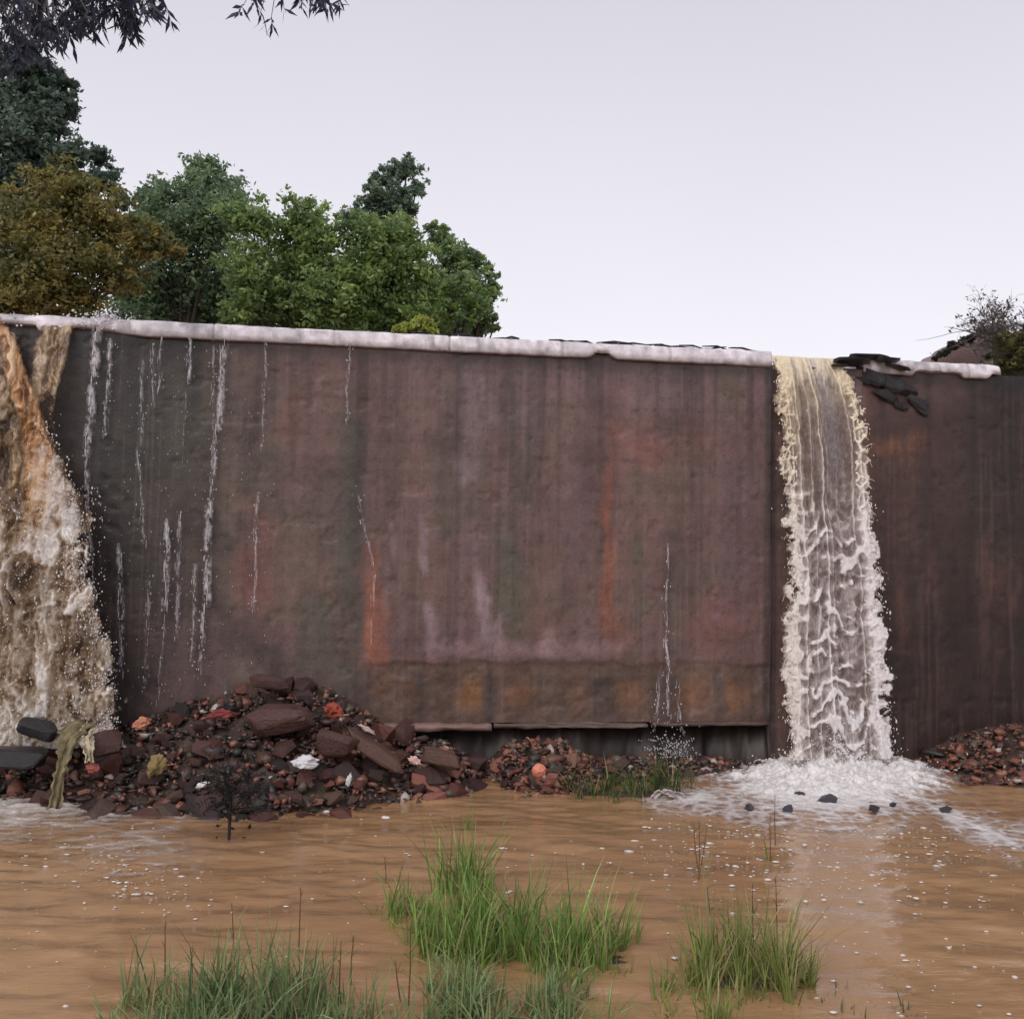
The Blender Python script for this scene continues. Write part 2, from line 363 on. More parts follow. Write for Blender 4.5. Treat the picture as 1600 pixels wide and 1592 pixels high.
    mixc(rr * .85, (.085, .058, .050))
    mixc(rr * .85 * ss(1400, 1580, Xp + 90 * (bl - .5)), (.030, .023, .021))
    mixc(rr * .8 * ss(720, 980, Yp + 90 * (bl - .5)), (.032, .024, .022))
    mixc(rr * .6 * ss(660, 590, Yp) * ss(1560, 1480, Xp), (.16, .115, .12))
    streak(1405, 670, 715, 45, (.30, .155, .085), .9 , 8, 25)
    streak(1545, 620, 900, 40, (.04, .042, .032), .7, 14)
    for k in range(26):
        x = 1390 + 210 * random.random(); streak(x, 700 + 200 * random.random(), 900 + 250 * random.random(), 5 + 9 * random.random(), random.choice([DK, (.12, .07, .06)]), .5, 6)
    c *= (.70 + .60 * st)[..., None] * (.90 + .20 * st2)[..., None] * (.66 + .68 * bl)[..., None] * (.8 + .4 * fbm(u * 12, z * 10, s=64, o=4))[..., None]
    drip = ss(.60, .68, vn(u * 34 + .6 * vn(z * 4, u * 3, s=56), z * .45, s=55)) * ss(.4, .6, fbm(u * 4, z * .8, s=57)); c *= (1 - .12 * drip)[..., None]
    lime = ss(.66, .73, vn(u * 41 + .5 * vn(z * 5, u * 3, s=58), z * .5, s=59)) * ss(.45, .62, fbm(u * 3, z * .7, s=63)); mixc(.13 * lime, (.30, .22, .23))
    c *= (1 - .10 * ss(.5, .8, vn(u * .7, z * 16, s=38)))[..., None]     # faint lift lines
    sp = ss(.60, .74, fbm(u * 22, z * 15, s=37, o=4)); c *= (1 - .22 * sp)[..., None]
    run = ss(.5, .72, fbm(u * 9, z * .22, s=39, o=4)) * ss(900, 540, Yp + 240 * (fbm(u * 3, 0, s=40) - .5)); c *= (1 - .38 * run)[..., None]
    c *= (1 - .5 * np.exp(-((Yp - np.interp(Xp, [0, 1600], [526, 600])) / 13) ** 2))[..., None]  # even darker line just below the coping
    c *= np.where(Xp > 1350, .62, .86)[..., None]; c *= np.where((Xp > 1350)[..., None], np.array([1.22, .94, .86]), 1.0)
    return np.clip(c, .008, .6)

def wall_section(u_a, u_b, set_back, z_top, fine=(None, None), z_bot=None):
    z_bot = ZL - .02 if z_bot is None else z_bot
    us = np.arange(u_a, u_b + .001, .018) if fine[0] is None else np.concatenate([np.linspace(u_a, fine[0], 30)[:-1], np.arange(fine[0], fine[1], .018), np.linspace(fine[1], u_b, 30)])
    zs = np.linspace(z_bot, z_top, 220)
    U, Z = np.meshgrid(us, zs, indexing='ij')
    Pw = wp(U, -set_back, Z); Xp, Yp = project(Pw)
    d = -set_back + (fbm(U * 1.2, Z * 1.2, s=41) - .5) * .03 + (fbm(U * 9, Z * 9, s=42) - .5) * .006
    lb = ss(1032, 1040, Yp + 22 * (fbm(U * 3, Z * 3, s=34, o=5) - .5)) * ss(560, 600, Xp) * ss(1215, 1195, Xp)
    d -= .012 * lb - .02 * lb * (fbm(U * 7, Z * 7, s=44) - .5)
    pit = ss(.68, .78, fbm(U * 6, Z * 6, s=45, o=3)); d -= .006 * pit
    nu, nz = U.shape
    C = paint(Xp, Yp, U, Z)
    V = wl(U, d, Z).reshape(-1, 3); Cc = C.reshape(-1, 3)
    Q = gridq(nu, nz)
    # returns: top, ends and back so the section is a solid block
    base = len(V); bv = wl(U, -1.0, Z)
    top_b = wl(us, -1.0, z_top); V = np.vstack([V, top_b]); Cc = np.vstack([Cc, np.full((nu, 3), .15)])
    i = np.arange(nu - 1); q1 = np.stack([i * nz + nz - 1, (i + 1) * nz + nz - 1, base + i + 1, base + i], -1)
    b2 = len(V); V = np.vstack([V, wl(us[[0, -1]], -1.0, z_bot)]); Cc = np.vstack([Cc, np.full((2, 3), .10)])
    me = npmesh('wall_section', V, np.vstack([Q, q1]), Cc)
    bm = bmesh.new(); bm.from_mesh(me); bm.verts.ensure_lookup_table()
    vs = bm.verts
    bm.faces.new([vs[k] for k in range(nz)] + [vs[base], vs[b2]])
    bm.faces.new([vs[b2 + 1], vs[base + nu - 1]] + [vs[(nu - 1) * nz + k] for k in range(nz)][::-1])
    bm.normal_update(); bm.to_mesh(me); bm.free()
    return link('wall_section', me, M['wall'], dam, True)
NOTCH = .12
wall_section(-16, UJ, 0.0, TOPZ - .10, (-5.4, UJ - .001))
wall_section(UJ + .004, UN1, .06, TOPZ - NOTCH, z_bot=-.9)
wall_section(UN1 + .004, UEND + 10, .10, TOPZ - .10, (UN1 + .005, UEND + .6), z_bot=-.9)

def coping(u_a, u_b, back, gaps, seed, break_fn):
    us = np.arange(u_a, u_b + .001, .02); n = len(us)
    prof = [(-.02, -.105), (.010, -.165), (.030, -.16), (.050, -.145), (.052, -.09), (.036, -.02), (.018, .006), (-.05, .018), (-.25, .02), (-.95, .02), (-.95, -.095)]
    k = len(prof); V = np.zeros((n, k, 3)); C = np.zeros((n, k, 3))
    for j, (d, z) in enumerate(prof):
        zz = TOPZ + z + .012 * (fbm(us * 1.2, j * .3, s=seed) - .5) + .008 * (vn(us * 9, j * .8, s=seed + 1) - .5)
        dd = d - back + (  .014 * (fbm(us * 4, j * .7, s=seed + 2) - .5) if 0 < j < 8 else 0)
        br = break_fn(us)
        if j in (1, 2, 3): zz = zz + br * .09; dd = dd - br * .03
        if j in (4, 5, 6): zz = zz - br * .015
        jt = np.exp(-((np.mod(us + .06 * vn(us * .8, 3.0, s=97), 1.17) - .5) / .011) ** 2)
        if 1 < j < 9: dd = dd - .014 * jt; zz = zz - .006 * jt
        chip = ss(.66, .76, fbm(us * 6, j * .5, s=seed + 8, o=3)); dd = dd - (.018 * chip if 1 < j < 7 else 0)
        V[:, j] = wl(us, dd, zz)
        tone = fbm(us * 1.5, j * .2, s=seed + 3); dirt = ss(.62, .72, fbm(us * 7, j * .6, s=seed + 4, o=3))
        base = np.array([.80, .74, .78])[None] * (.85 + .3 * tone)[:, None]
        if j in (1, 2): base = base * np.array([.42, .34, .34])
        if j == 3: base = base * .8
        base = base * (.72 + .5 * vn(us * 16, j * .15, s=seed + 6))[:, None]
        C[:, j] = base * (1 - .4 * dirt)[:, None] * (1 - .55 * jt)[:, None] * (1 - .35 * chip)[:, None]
    Q = []
    for i in range(n - 1):
        for j in range(k): Q.append((i * k + j, i * k + (j + 1) % k, (i + 1) * k + (j + 1) % k, (i + 1) * k + j))
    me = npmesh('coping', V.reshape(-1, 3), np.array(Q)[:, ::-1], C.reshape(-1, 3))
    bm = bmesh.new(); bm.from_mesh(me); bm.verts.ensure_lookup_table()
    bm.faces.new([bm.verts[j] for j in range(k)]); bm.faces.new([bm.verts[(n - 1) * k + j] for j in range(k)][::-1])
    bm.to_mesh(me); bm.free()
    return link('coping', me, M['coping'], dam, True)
U240, U110 = onwall(240, 520)[0], onwall(135, 510)[0]
def brk_left(u):
    b = .6 * ss(.55, .7, vn(u * 3.1, 3.0, s=51)) * ss(U240, U110, u) 
    u9 = onwall(940, 557)[0]; return b + 1.0 * np.exp(-((u - u9) / .09) ** 2)
Ua = onwall(112, 510)[0]; Ub = onwall(20, 505)[0]
coping(-16, UJ, 0.0, None, 60, brk_left)
coping(UN1, UEND - .02, .10, None, 70, lambda u: .5 * ss(.6, .8, vn(u * 5, 1.0, s=53)) + 1.2 * ss(UEND - .2, UEND - .02, u))

# ledge at the foot and the undercut foundation below it
def rough_bar(name, u_a, u_b, d0, d1, z0, z1, material, col, seed, amp=.02, n=None):
    n = n or max(8, int((u_b - u_a) / .04)); us = np.linspace(u_a, u_b, n)
    prof = [(d0, z0), (d1 - .01, z0), (d1, z0 + .3 * (z1 - z0)), (d1, z0 + .7 * (z1 - z0)), (d1 - .015, z1), (d0, z1)]
    k = 6; V = np.zeros((n, k, 3)); C = np.zeros((n, k, 3))
    for j, (d, z) in enumerate(prof):
        a = amp if 0 < j < 5 else 0
        V[:, j] = wl(us, d + a * 2 * (fbm(us * 4, j * .35, s=seed) - .5) * 1.6, z + a * (fbm(us * 5, j * .5, s=seed + 1) - .5))
        C[:, j] = np.array(col)[None] * (.6 + .8 * fbm(us * 3, j * .4, s=seed + 2))[:, None]
    Q = [(i * k + j, (i + 1) * k + j, (i + 1) * k + (j + 1) % k, i * k + (j + 1) % k) for i in range(n - 1) for j in range(k)]
    me = npmesh(name, V.reshape(-1, 3), np.array(Q), C.reshape(-1, 3))
    bm = bmesh.new(); bm.from_mesh(me); bm.verts.ensure_lookup_table()
    bm.faces.new([bm.verts[j] for j in range(k)]); bm.faces.new([bm.verts[(n - 1) * k + j] for j in range(k)][::-1])
    bmesh.ops.recalc_face_normals(bm, faces=bm.faces); bm.to_mesh(me); bm.free()
    return link(name, me, material, dam, False)
u1, u2, u3, u4 = [onwall(x, 1126)[0] for x in (560, 770, 1010, 1200)]
rough_bar('ledge', u1, u2 - .02, -.3, .10, ZL - .085, ZL - .022, M['wall'], (.19, .115, .10), 80, .035)
rough_bar('ledge', u2 + .01, u3, -.3, .055, ZL - .07, ZL - .023, M['wall'], (.10, .065, .055), 83, .035)
rough_bar('ledge', u3 + .05, u4, -.3, .045, ZL - .06, ZL - .021, M['wall'], (.085, .052, .042), 86, .035)
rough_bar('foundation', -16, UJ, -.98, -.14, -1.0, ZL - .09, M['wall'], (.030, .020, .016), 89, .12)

# ------------------------------------------------------------------ abutment on the right bank
ab_u0 = UEND - .02
zab = onwall(1580, 517)[1]
us = np.concatenate([np.linspace(ab_u0, ab_u0 + 1.5, 60), np.linspace(ab_u0 + 1.6, ab_u0 + 12, 30)]); zs = np.linspace(TOPZ - .098, zab, 30)
U, Z = np.meshgrid(us, zs, indexing='ij'); Xp, Yp = project(wp(U, 0, Z))
dd = -.20 + (fbm(U * 1.5, Z * 1.5, s=101) - .5) * .16 + (fbm(U * 6, Z * 6, s=102) - .5) * .10 
gm = ss(640, 560, Yp + 60 * (fbm(U * 4, Z * 4, s=103) - .5))
C = np.array([.035, .030, .026])[None, None] * (.6 + .9 * fbm(U * 5, Z * 2, s=104))[..., None]
C = C * (1 - gm[..., None]) + gm[..., None] * np.where(fbm(U * 7, Z * 7, s=105)[..., None] > .5, np.array([.085, .08, .026]), np.array([.045, .038, .024]))
V = wl(U, dd, Z).reshape(-1, 3); nu, nz = U.shape
ub_ = us + 1.9; rg = wl(ub_, -2.6, zab); V = np.vstack([V, rg, wl(ub_[[0, -1]], -2.6, TOPZ - .098)]); base = nu * nz; i = np.arange(nu - 1)
me = npmesh('abutment', V, np.vstack([gridq(nu, nz), np.stack([i * nz + nz - 1, (i + 1) * nz + nz - 1, base + i + 1, base + i], -1)]), np.vstack([C.reshape(-1, 3), np.tile([.08, .07, .035], (nu + 2, 1))]))
bm = bmesh.new(); bm.from_mesh(me); bm.verts.ensure_lookup_table(); vs = bm.verts
bm.faces.new([vs[k] for k in range(nz)] + [vs[base], vs[base + nu]]); bm.faces.new([vs[base + nu + 1], vs[base + nu - 1]] + [vs[(nu - 1) * nz + k] for k in range(nz)][::-1])
bm.to_mesh(me); bm.free()
ab = link('abutment', me, M['moss'], None, True); ab.location = WO; ab.rotation_euler = (0, 0, WYAW)
tag(ab, 'mossy stone block standing on the right end of the dam', 'abutment')

# broken parapet and post behind the right end of the coping
def prism(name, pts, d_front, thick, material, col, seed, parent=None):
    """outline on a plane d_front in front of the wall, real thickness"""
    b = MB(); n = len(pts); v = [wp(p[0], d_front, p[1]) for p in pts] + [wp(p[0], d_front - thick, p[1]) for p in pts]
    b.add(v, [tuple(range(n)), tuple(range(2 * n - 1, n - 1, -1))] + [(i, i + n, (i + 1) % n + n, (i + 1) % n) for i in range(n)], col)
    o = b.build(name, material, parent); return o
dp = -1.6
pts = [onwall(x, y, dp) for x, y in ((1450, 600), (1455, 563), (1466, 552), (1476, 551), (1484, 541), (1497, 534), (1508, 530), (1520, 526), (1531, 519), (1541, 516), (1541, 600))]
pa = prism('broken_parapet', pts, dp, .35, M['wall'], (.23, .15, .145), 1)
tag(pa, 'broken pinkish masonry parapet sloping up behind the right end of coping', 'parapet')
post = empty('gate_post', wp(onwall(1553, 560, -1.3)[0], -1.3, TOPZ - .3), WYAW)
b = MB(); hx = (onwall(1562, 560, -1.3)[0] - onwall(1545, 560, -1.3)[0]) / 2
zt = onwall(1553, 517, -1.3)[1] - (TOPZ - .3)
for k in range(6):
    b.box((.004 * (k % 2), 0, zt * (k + .5) / 6), (hx, .09, zt / 12.0 - .001), 0, (.30 - .02 * (k % 3), .27, .20))
b.build('shaft', M['wall'], post); b = MB(); b.box((0, 0, zt + .022), (hx + .05, .13, .02), 0, (.42, .36, .36)); b.build('cap', M['coping'], post)
tag(post, 'short pale square post with flat cap at the right bank', 'post')

# ------------------------------------------------------------------ droplets, sheets
ICO_V = None
def _ico():
    global ICO_V, ICO_F
    bm = bmesh.new(); bmesh.ops.create_icosphere(bm, subdivisions=1, radius=1)
    ICO_V = np.array([v.co[:] for v in bm.verts]); ICO_F = np.array([[v.index for v in f.verts] for f in bm.faces]); bm.free()
_ico()
def drops_mesh(name, P, S, cols):
    """P (n,3) centres, S (n,3) radii"""
    n = len(P); V = (ICO_V[None] * S[:, None, :] + P[:, None, :]).reshape(-1, 3)
    Fc = (ICO_F[None] + (np.arange(n) * len(ICO_V))[:, None, None]).reshape(-1, 3)
    return npmesh(name, V, Fc, np.repeat(cols, len(ICO_V), 0))
def sheet_mesh(name, P, Nn, H, cols, back=.5):
    """closed lens-shaped water: front at P + N*H, back at P - N*back*H, kept where H > 0"""
    nu, nv = H.shape; ok = H > 0
    Q = gridq(nu, nv); keep = (ok.reshape(-1)[Q]).sum(1) >= 3
    Q = Q[keep]; Hc = np.maximum(H, 0)
    Vf = (P + Nn * Hc[..., None]).reshape(-1, 3); Vb = (P - Nn * (Hc * back + .001)[..., None]).reshape(-1, 3)
    n = nu * nv; Qa = np.vstack([Q, Q[:, ::-1] + n]); V = np.vstack([Vf, Vb]); C = np.vstack([cols.reshape(-1, 3)] * 2)
    used = np.unique(Qa); remap = np.zeros(2 * n, int); remap[used] = np.arange(len(used))
    return npmesh(name, V[used], remap[Qa], C[used])
def veil_mesh(name, P, Nn, H, cols, alpha):
    nu, nv = H.shape; Q = gridq(nu, nv); Q = Q[(alpha.reshape(-1)[Q] > .03).any(1)]
    V = (P + Nn * H[..., None]).reshape(-1, 3); C = np.concatenate([cols.reshape(-1, 3), np.clip(alpha, 0, 1).reshape(-1, 1)], 1)
    used = np.unique(Q); remap = np.zeros(nu * nv, int); remap[used] = np.arange(len(used)); return npmesh(name, V[used], remap[Q], C[used])
CREAM = np.array([.90, .77, .55]); WHITE = np.array([.90, .86, .86]); BROWN = np.array([.50, .27, .12]); MAUVE = np.array([.72, .64, .66])

# ------------------------------------------------------------------ right waterfall
def fall_path(tau_max, v0, z0, d0, n):
    tau = tau_max * np.sqrt(np.linspace(0, 1, n)); return d0 + v0 * tau, z0 - 4.905 * tau ** 2 - .25 * tau
wf = empty('waterfall', wp(onwall(1305, 1150, .5)[0], .5, 0))
tag(wf, 'cream lacy waterfall pouring through the notch right of centre of the dam', 'waterfall')
loc = np.array(wf.location)
nt_, ns_ = 560, 190
tau_m = .905; dpath, zpath = fall_path(tau_m, .62, TOPZ - NOTCH + .12, -.16, nt_)
# survey of left and right edges down the fall
ey = np.array([560, 590, 640, 700, 800, 900, 1000, 1100, 1200, 1260]); el = np.array([1206, 1211, 1219, 1224, 1228, 1232, 1228, 1232, 1236, 1236]); er = np.array([1312, 1328, 1345, 1354, 1358, 1372, 1376, 1382, 1392, 1396])
ul = np.empty(nt_); ur = np.empty(nt_); ypx = np.empty(nt_)
for j in range(nt_):
    u_, _ = onwall(1300, 800, dpath[j]); yy = project(wp(u_, dpath[j], zpath[j]))[1]; ypx[j] = yy
    ul[j] = onwall(np.interp(yy, ey, el), yy, dpath[j])[0]; ur[j] = onwall(np.interp(yy, ey, er), yy, dpath[j])[0]
s = np.linspace(-.22, 1.22, ns_)
S, T = np.meshgrid(s, np.linspace(0, 1, nt_), indexing='ij'); UL, UR = np.broadcast_arrays(ul[None], S)[0], np.broadcast_arrays(ur[None], S)[0]
U = UL + (UR - UL) * S; Z = np.broadcast_to(zpath[None], S.shape); Dp = np.broadcast_to(dpath[None], S.shape)
Yp = np.broadcast_to(ypx[None], S.shape)
wx = U + .05 * (fbm(U * 7, Z * 5, s=111) - .5); wz_ = Z + .12 * (fbm(U * 6, Z * 4, s=112) - .5)
f1, f2 = worley(wx / .095, wz_ / .125, 113); net = 1 - ss(.05, .34, f2 - f1)
f1b, f2b = worley(wx / .045, wz_ / .055, 117); netb = 1 - ss(.05, .40, f2b - f1b)
edge = np.minimum(S, 1 - S) * (UR - UL)                       # metres inside the surveyed edge
rag = (.14 + .16 * ss(600, 1000, Yp)) * (fbm(U * 6, Z * 7, s=114) - .5) + .11 * (fbm(U * 19, Z * 19, s=115, o=3) - .5)
inside = edge + rag
cord = np.zeros_like(S)
for s0, wv, st_ in ((.44, .010, 1.0), (.50, .006, .6), (.20, .012, .8), (.33, .007, .6), (.80, .010, .7), (.62, .005, .35), (.10, .010, .7), (.92, .012, .7)):
    x = (S - s0) * (UR - UL) - .03 * (vn(Z * 2.5, s0 * 9, s=118) - .5) - .014 * (vn(Z * 13, s0 * 5, s=119) - .5)
    cord = np.maximum(cord, st_ * np.exp(-(x / wv) ** 2))
bw = Z / .21 + 1.1 * fbm(U * 4.5, Z * 2.5, s=120) * 2 + .35 * np.sin(U * 13)
band = ss(.45, .95, np.sin(bw * 2 * math.pi) * .5 + .5) * ss(.35, .6, fbm(U * 6, Z * 6, s=121))
strip = np.exp(-((S - .60) / .11) ** 2) * ss(790, 700, Yp)     # the smooth glassy tongue
low = ss(720, 880, Yp); top = ss(640, 575, Yp)
sidew = ss(.20, .05, edge)
froth = ss(.47, .62, fbm(U * 16, Z * 12, s=122))
Nn = np.broadcast_to(WN, S.shape + (3,))
# soft strands carried in the falling sheet
f1c, f2c = worley((U + .10 * (fbm(U * 5, Z * 4, s=131) - .5)) / .15, (Z + .2 * (fbm(U * 4, Z * 3, s=132) - .5)) / .17, 133); netc = 1 - ss(.0, .5, f2c - f1c)
run = fbm(U * 26, Z * 1.6, s=134, o=4); wisp = fbm(U * 9 + 2 * (fbm(U * 6, Z * 6, s=135) - .5), Z * 7, s=136)
strand = np.clip(.55 * sidew * low + .30 * netc * (.35 + .65 * low) + 1.0 * low * band * ss(.26, .50, wisp) + .30 * low * ss(.5, .72, fbm(U * 11, Z * 3.2, s=138)) + .75 * cord + .85 * top * (.55 + .6 * run) + .45 * sidew * (.4 + net) + .5 * (run - .45) * (1 - low) + .5 * (wisp - .5) - .35 * strip, 0, 1)
alpha = np.clip(.33 + .17 * top + .74 * strand, 0, .98) * ss(-.012, .03, inside)
k = np.clip(ss(860, 560, Yp) + .25 * ss(.4, .05, S), 0, 1)[..., None]
FOAM = CREAM * k + np.array([.90, .85, .85]) * (1 - k)
FILM = np.array([.32, .235, .205]) * (1 - strip[..., None]) + np.array([.44, .38, .40]) * strip[..., None]
Cc = FILM * (1 - strand[..., None]) + FOAM * strand[..., None]
Pv = wp(U, Dp + .06 * (fbm(U * 4, Z * 3, s=123) - .5), Z) - loc
link('water_sheet', veil_mesh('water_sheet', Pv, Nn, .035 * strand + .01 * run, Cc, alpha), M['veil'], wf, True)
st2 = np.roll(strand, (7, 40), (0, 1)); Cb = FILM * .8 * (1 - st2[..., None]) + FOAM * .9 * st2[..., None]
link('rear_water_sheet', veil_mesh('rear_water_sheet', wp(U, Dp - .07, Z)[::2, ::2] - loc, Nn[::2, ::2], (.03 * st2)[::2, ::2], Cb[::2, ::2], (np.clip(.3 + .6 * st2, 0, 1) * ss(.0, .05, inside))[::2, ::2]), M['veil'], wf, True)
# ropes of froth standing proud of the sheet, mostly along its torn edges
H = .009 * netb * sidew + .030 * net * sidew + .018 * cord * (.5 + run) + .010 * froth * sidew + .012 * low * band * ss(.45, .7, wisp)
H = H - .0125 + np.minimum(0, inside * .5); H = np.where(inside < 0, np.minimum(H, 0.012 + inside), H) * .8
P = wp(U, Dp + .02 + .05 * (fbm(U * 4, Z * 3, s=123) - .5) + .04 * sidew * (fbm(U * 12, Z * 12, s=124) - .5), Z) - loc
link('foam_strands', sheet_mesh('foam_strands', P, Nn, H, FOAM * (.85 + .25 * fbm(U * 8, Z * 8, s=125))[..., None]), M['foam'], wf, True)['kind'] = 'stuff'
# flung drops and short filaments along both edges
n = 900; side = RNG.random(n) < .45; tj = (RNG.random(n) ** .7 * (nt_ - 1)).astype(int)
off = np.abs(RNG.normal(0, .045, n)) * ss(.42, .6, vn(tj * .045, side * 7.0, s=139)) * (0.6 + .9 * tj / nt_)
uu = np.where(side, ul[tj] - off + .03, ur[tj] + off - .03); dd = dpath[tj] + RNG.normal(.02, .06, n)
sz = np.clip(RNG.lognormal(-5.4, .45, n), .0025, .012)
link('drops', drops_mesh('drops', wp(uu, dd, zpath[tj] + RNG.normal(0, .02, n)) - loc, np.stack([sz, sz, sz * RNG.uniform(1, 2.4, n)], -1), np.tile(np.array([.85, .78, .72]), (n, 1))), M['foam'], wf, True)['kind'] = 'stuff'
fb = MB()
for q in range(110):
    sd = random.random() < .45; j = int(random.random() ** .8 * (nt_ - 1)); a = random.uniform(-1.6, 1.8); L = random.uniform(.02, .085) * random.random() + .015; w_ = random.uniform(.003, .008)
    u_ = (ul[j] if sd else ur[j]) + (.02 if sd else -.02); sg = -1 if sd else 1; d_ = dpath[j] + random.uniform(-.03, .06)
    pts = [wp(u_ + sg * L * x_, d_ + .02 * x_, zpath[j] + L * (a * x_ - .9 * x_ * x_)) - loc for x_ in (0, .35, .7, 1.0)]
    fb.tube(pts, [w_, w_ * .9, w_ * .6, w_ * 1.1], 5, (.86, .76, .66))
fb.build('filaments', M['foam'], wf, True)['kind'] = 'stuff'
# splash crown where it lands
n = 4200; a = RNG.random(n) * 2 * math.pi; rr = np.abs(RNG.normal(0, .30, n)); hh = RNG.exponential(.13, n) * np.exp(-rr / .6)
uc = onwall(1312, 1190, dpath[-1])[0]; sz = np.clip(RNG.lognormal(-5.3, .45, n), .0025, .013)
Pd = wp(uc + rr * np.cos(a) * 1.5, dpath[-1] + rr * np.sin(a) * .8, .01 + hh) - loc
link('splash', drops_mesh('splash', Pd, np.stack([sz, sz, sz], -1), np.tile(np.array([.9, .86, .84]), (n, 1))), M['foam'], wf, True)['kind'] = 'stuff'

# ------------------------------------------------------------------ left waterfall
wf2 = empty('waterfall', wp(onwall(60, 1150, .5)[0], .5, 0))
tag(wf2, 'broad brown and cream waterfall at the left edge crashing onto rubble', 'waterfall')
loc = np.array(wf2.location)
def dl(y): return .02 + .50 * math.sqrt(max(0, (y - 505)) / 640.0)
def veil(name, ey, el, er, dfun, yr, pal, seed, amp=.08, stretch=2.2, tone=lambda Yp, S: 0, al=lambda Yp, S: 1.0, rg=.10, step=.010, hf=.8):
    ys = np.linspace(yr[0], yr[1], int((yr[1] - yr[0]) / (step * 155))); d = np.array([dfun(v) for v in ys])
    L = np.array([onwall(np.interp(v, ey, el), v, dk) for v, dk in zip(ys, d)]); Rr = np.array([onwall(np.interp(v, ey, er), v, dk) for v, dk in zip(ys, d)]); wd = (Rr[:, 0] - L[:, 0])[None]
    s_ = np.linspace(-.15, 1.15, int(wd.max() * 1.3 / step)); S = np.broadcast_to(s_[:, None], (len(s_), len(ys))); U = L[None, :, 0] + wd * S; Z = L[None, :, 1] + (Rr[:, 1] - L[:, 1])[None] * S; Yp = np.broadcast_to(ys[None], S.shape); Dp = np.broadcast_to(d[None], S.shape)
    edge = np.minimum(S, 1 - S) * wd + rg * (fbm(U * 7, Z * 5, s=seed) - .5) * 1.5 + rg * .6 * (fbm(U * 22, Z * 18, s=seed + 1, o=3) - .5)
    wx = U * 6 + 2.2 * (fbm(U * 3.5, Z * 2.6, s=seed + 2) - .5); wz = Z * 6 / stretch + 1.8 * (fbm(U * 3.5, Z * 2.6, s=seed + 3) - .5)
    a_ = fbm(wx, wz, s=seed + 4, o=4); rd = 1 - np.abs(2 * fbm(wx * 1.7, wz * 1.7, s=seed + 5, o=4) - 1); run = fbm(U * 24, Z * 1.5, s=seed + 6, o=4)
    q = np.clip(2.3 * (a_ - .5) + hf * (fbm(U * 30, Z * 18, s=seed + 8, o=3) - .5) + (.8 - hf) * 1.6 * (fbm(U * 34, Z * 1.1, s=seed + 9, o=3) - .5) + .9 * (rd - .72) + .45 * (run - .5) + .5 + tone(Yp, S), 0, .999); pal = np.array(pal); i = q * (len(pal) - 1); k = np.clip(i.astype(int), 0, len(pal) - 2); f_ = (i - k)[..., None]
    C = pal[k] * (1 - f_) + pal[k + 1] * f_; A = np.clip(al(Yp, S) * (.62 + .7 * q), 0, 1) * ss(-.01, .04, edge)
    P = wp(U, Dp, Z) - loc; H = amp * (fbm(U * 3, Z * 2, s=seed + 7, o=3) - .5) * 2 + amp * .7 * (rd - .7) + amp * .35 * (q - .5)
    return link(name, veil_mesh(name, P, np.broadcast_to(WN, P.shape), H, C, A), M['veil'], wf2, True)
AMB = [(.14, .06, .025), (.36, .17, .065), (.54, .28, .115), (.74, .52, .32)]; BRN = [(.06, .04, .022), (.16, .095, .05), (.30, .19, .10), (.55, .42, .28)]; FRO = [(.06, .035, .02), (.19, .11, .055), (.40, .26, .135), (.64, .48, .31), (.84, .75, .64)]; GRY = [(.10, .065, .04), (.30, .21, .14), (.62, .51, .40), (.92, .88, .84)]
veil('back_curtain', [505, 700, 900, 1150], [-380, -380, -380, -400], [24, 48, 112, 150], lambda y: dl(y) - .10, (512, 1150), BRN, 200, .05, tone=lambda Y_, S_: .25 * ss(600, 1000, Y_))
veil('side_jet', [510, 560, 620, 690, 760, 820], [60, 52, 46, 42, 40, 40], [114, 103, 87, 84, 96, 110], lambda y: dl(y) + .0, (508, 820), [(.06, .032, .015), (.17, .09, .04), (.34, .20, .09), (.60, .45, .30)], 220, .04, 4, tone=lambda Y_, S_: -.22 + .3 * ss(.75, 1, S_), al=lambda Y_, S_: .6 + .35 * ss(.7, 1, S_), rg=.03, hf=.45)
veil('amber_jet', [498, 540, 600, 660, 720, 800, 880], [-70, -18, 16, 30, 34, 30, 20], [4, 28, 50, 70, 92, 104, 110], lambda y: dl(y) + .08, (494, 880), AMB, 210, .07, 4, tone=lambda Y_, S_: .15 + .25 * ss(640, 820, Y_), al=lambda Y_, S_: 1.2 - .9 * ss(740, 880, Y_), rg=.05, hf=.25)
veil('lower_fall', [540, 640, 700, 780, 880, 960, 1010, 1160], [-380, -380, -380, -380, -380, -380, -390, -400], [10, 40, 86, 118, 128, 148, 168, 176], lambda y: dl(y) + .03, (560, 1165), FRO, 230, .11, 2.6, tone=lambda Y_, S_: -.12 + .22 * ss(650, 1000, Y_), al=lambda Y_, S_: ss(560, 760, Y_) * .95, rg=.20, hf=.5)
veil('front_froth', [680, 780, 880, 960, 1010, 1160], [-380, -380, -380, -380, -380, -400], [88, 122, 130, 152, 174, 182], lambda y: dl(y) + .16, (690, 1168), GRY, 250, .11, 2.2, tone=lambda Y_, S_: -.16 + .30 * ss(.80, 1.0, S_) + .28 * ss(960, 1150, Y_), al=lambda Y_, S_: .52 * ss(690, 900, Y_) + .35 * ss(.85, 1, S_), rg=.26, hf=.5)
n = 4600; yy = 640 + 520 * RNG.random(n) ** .6; xr = np.interp(yy, [560, 700, 780, 880, 960, 1010, 1150], [60, 92, 122, 130, 150, 172, 178])
xx = xr + RNG.normal(-14, 11, n); far = RNG.random(n) < .66; xx[far] = np.minimum(RNG.uniform(-110, 165, far.sum()), xr[far] - 4); yy[far] = 1160 - 400 * RNG.random(far.sum()) ** 1.4
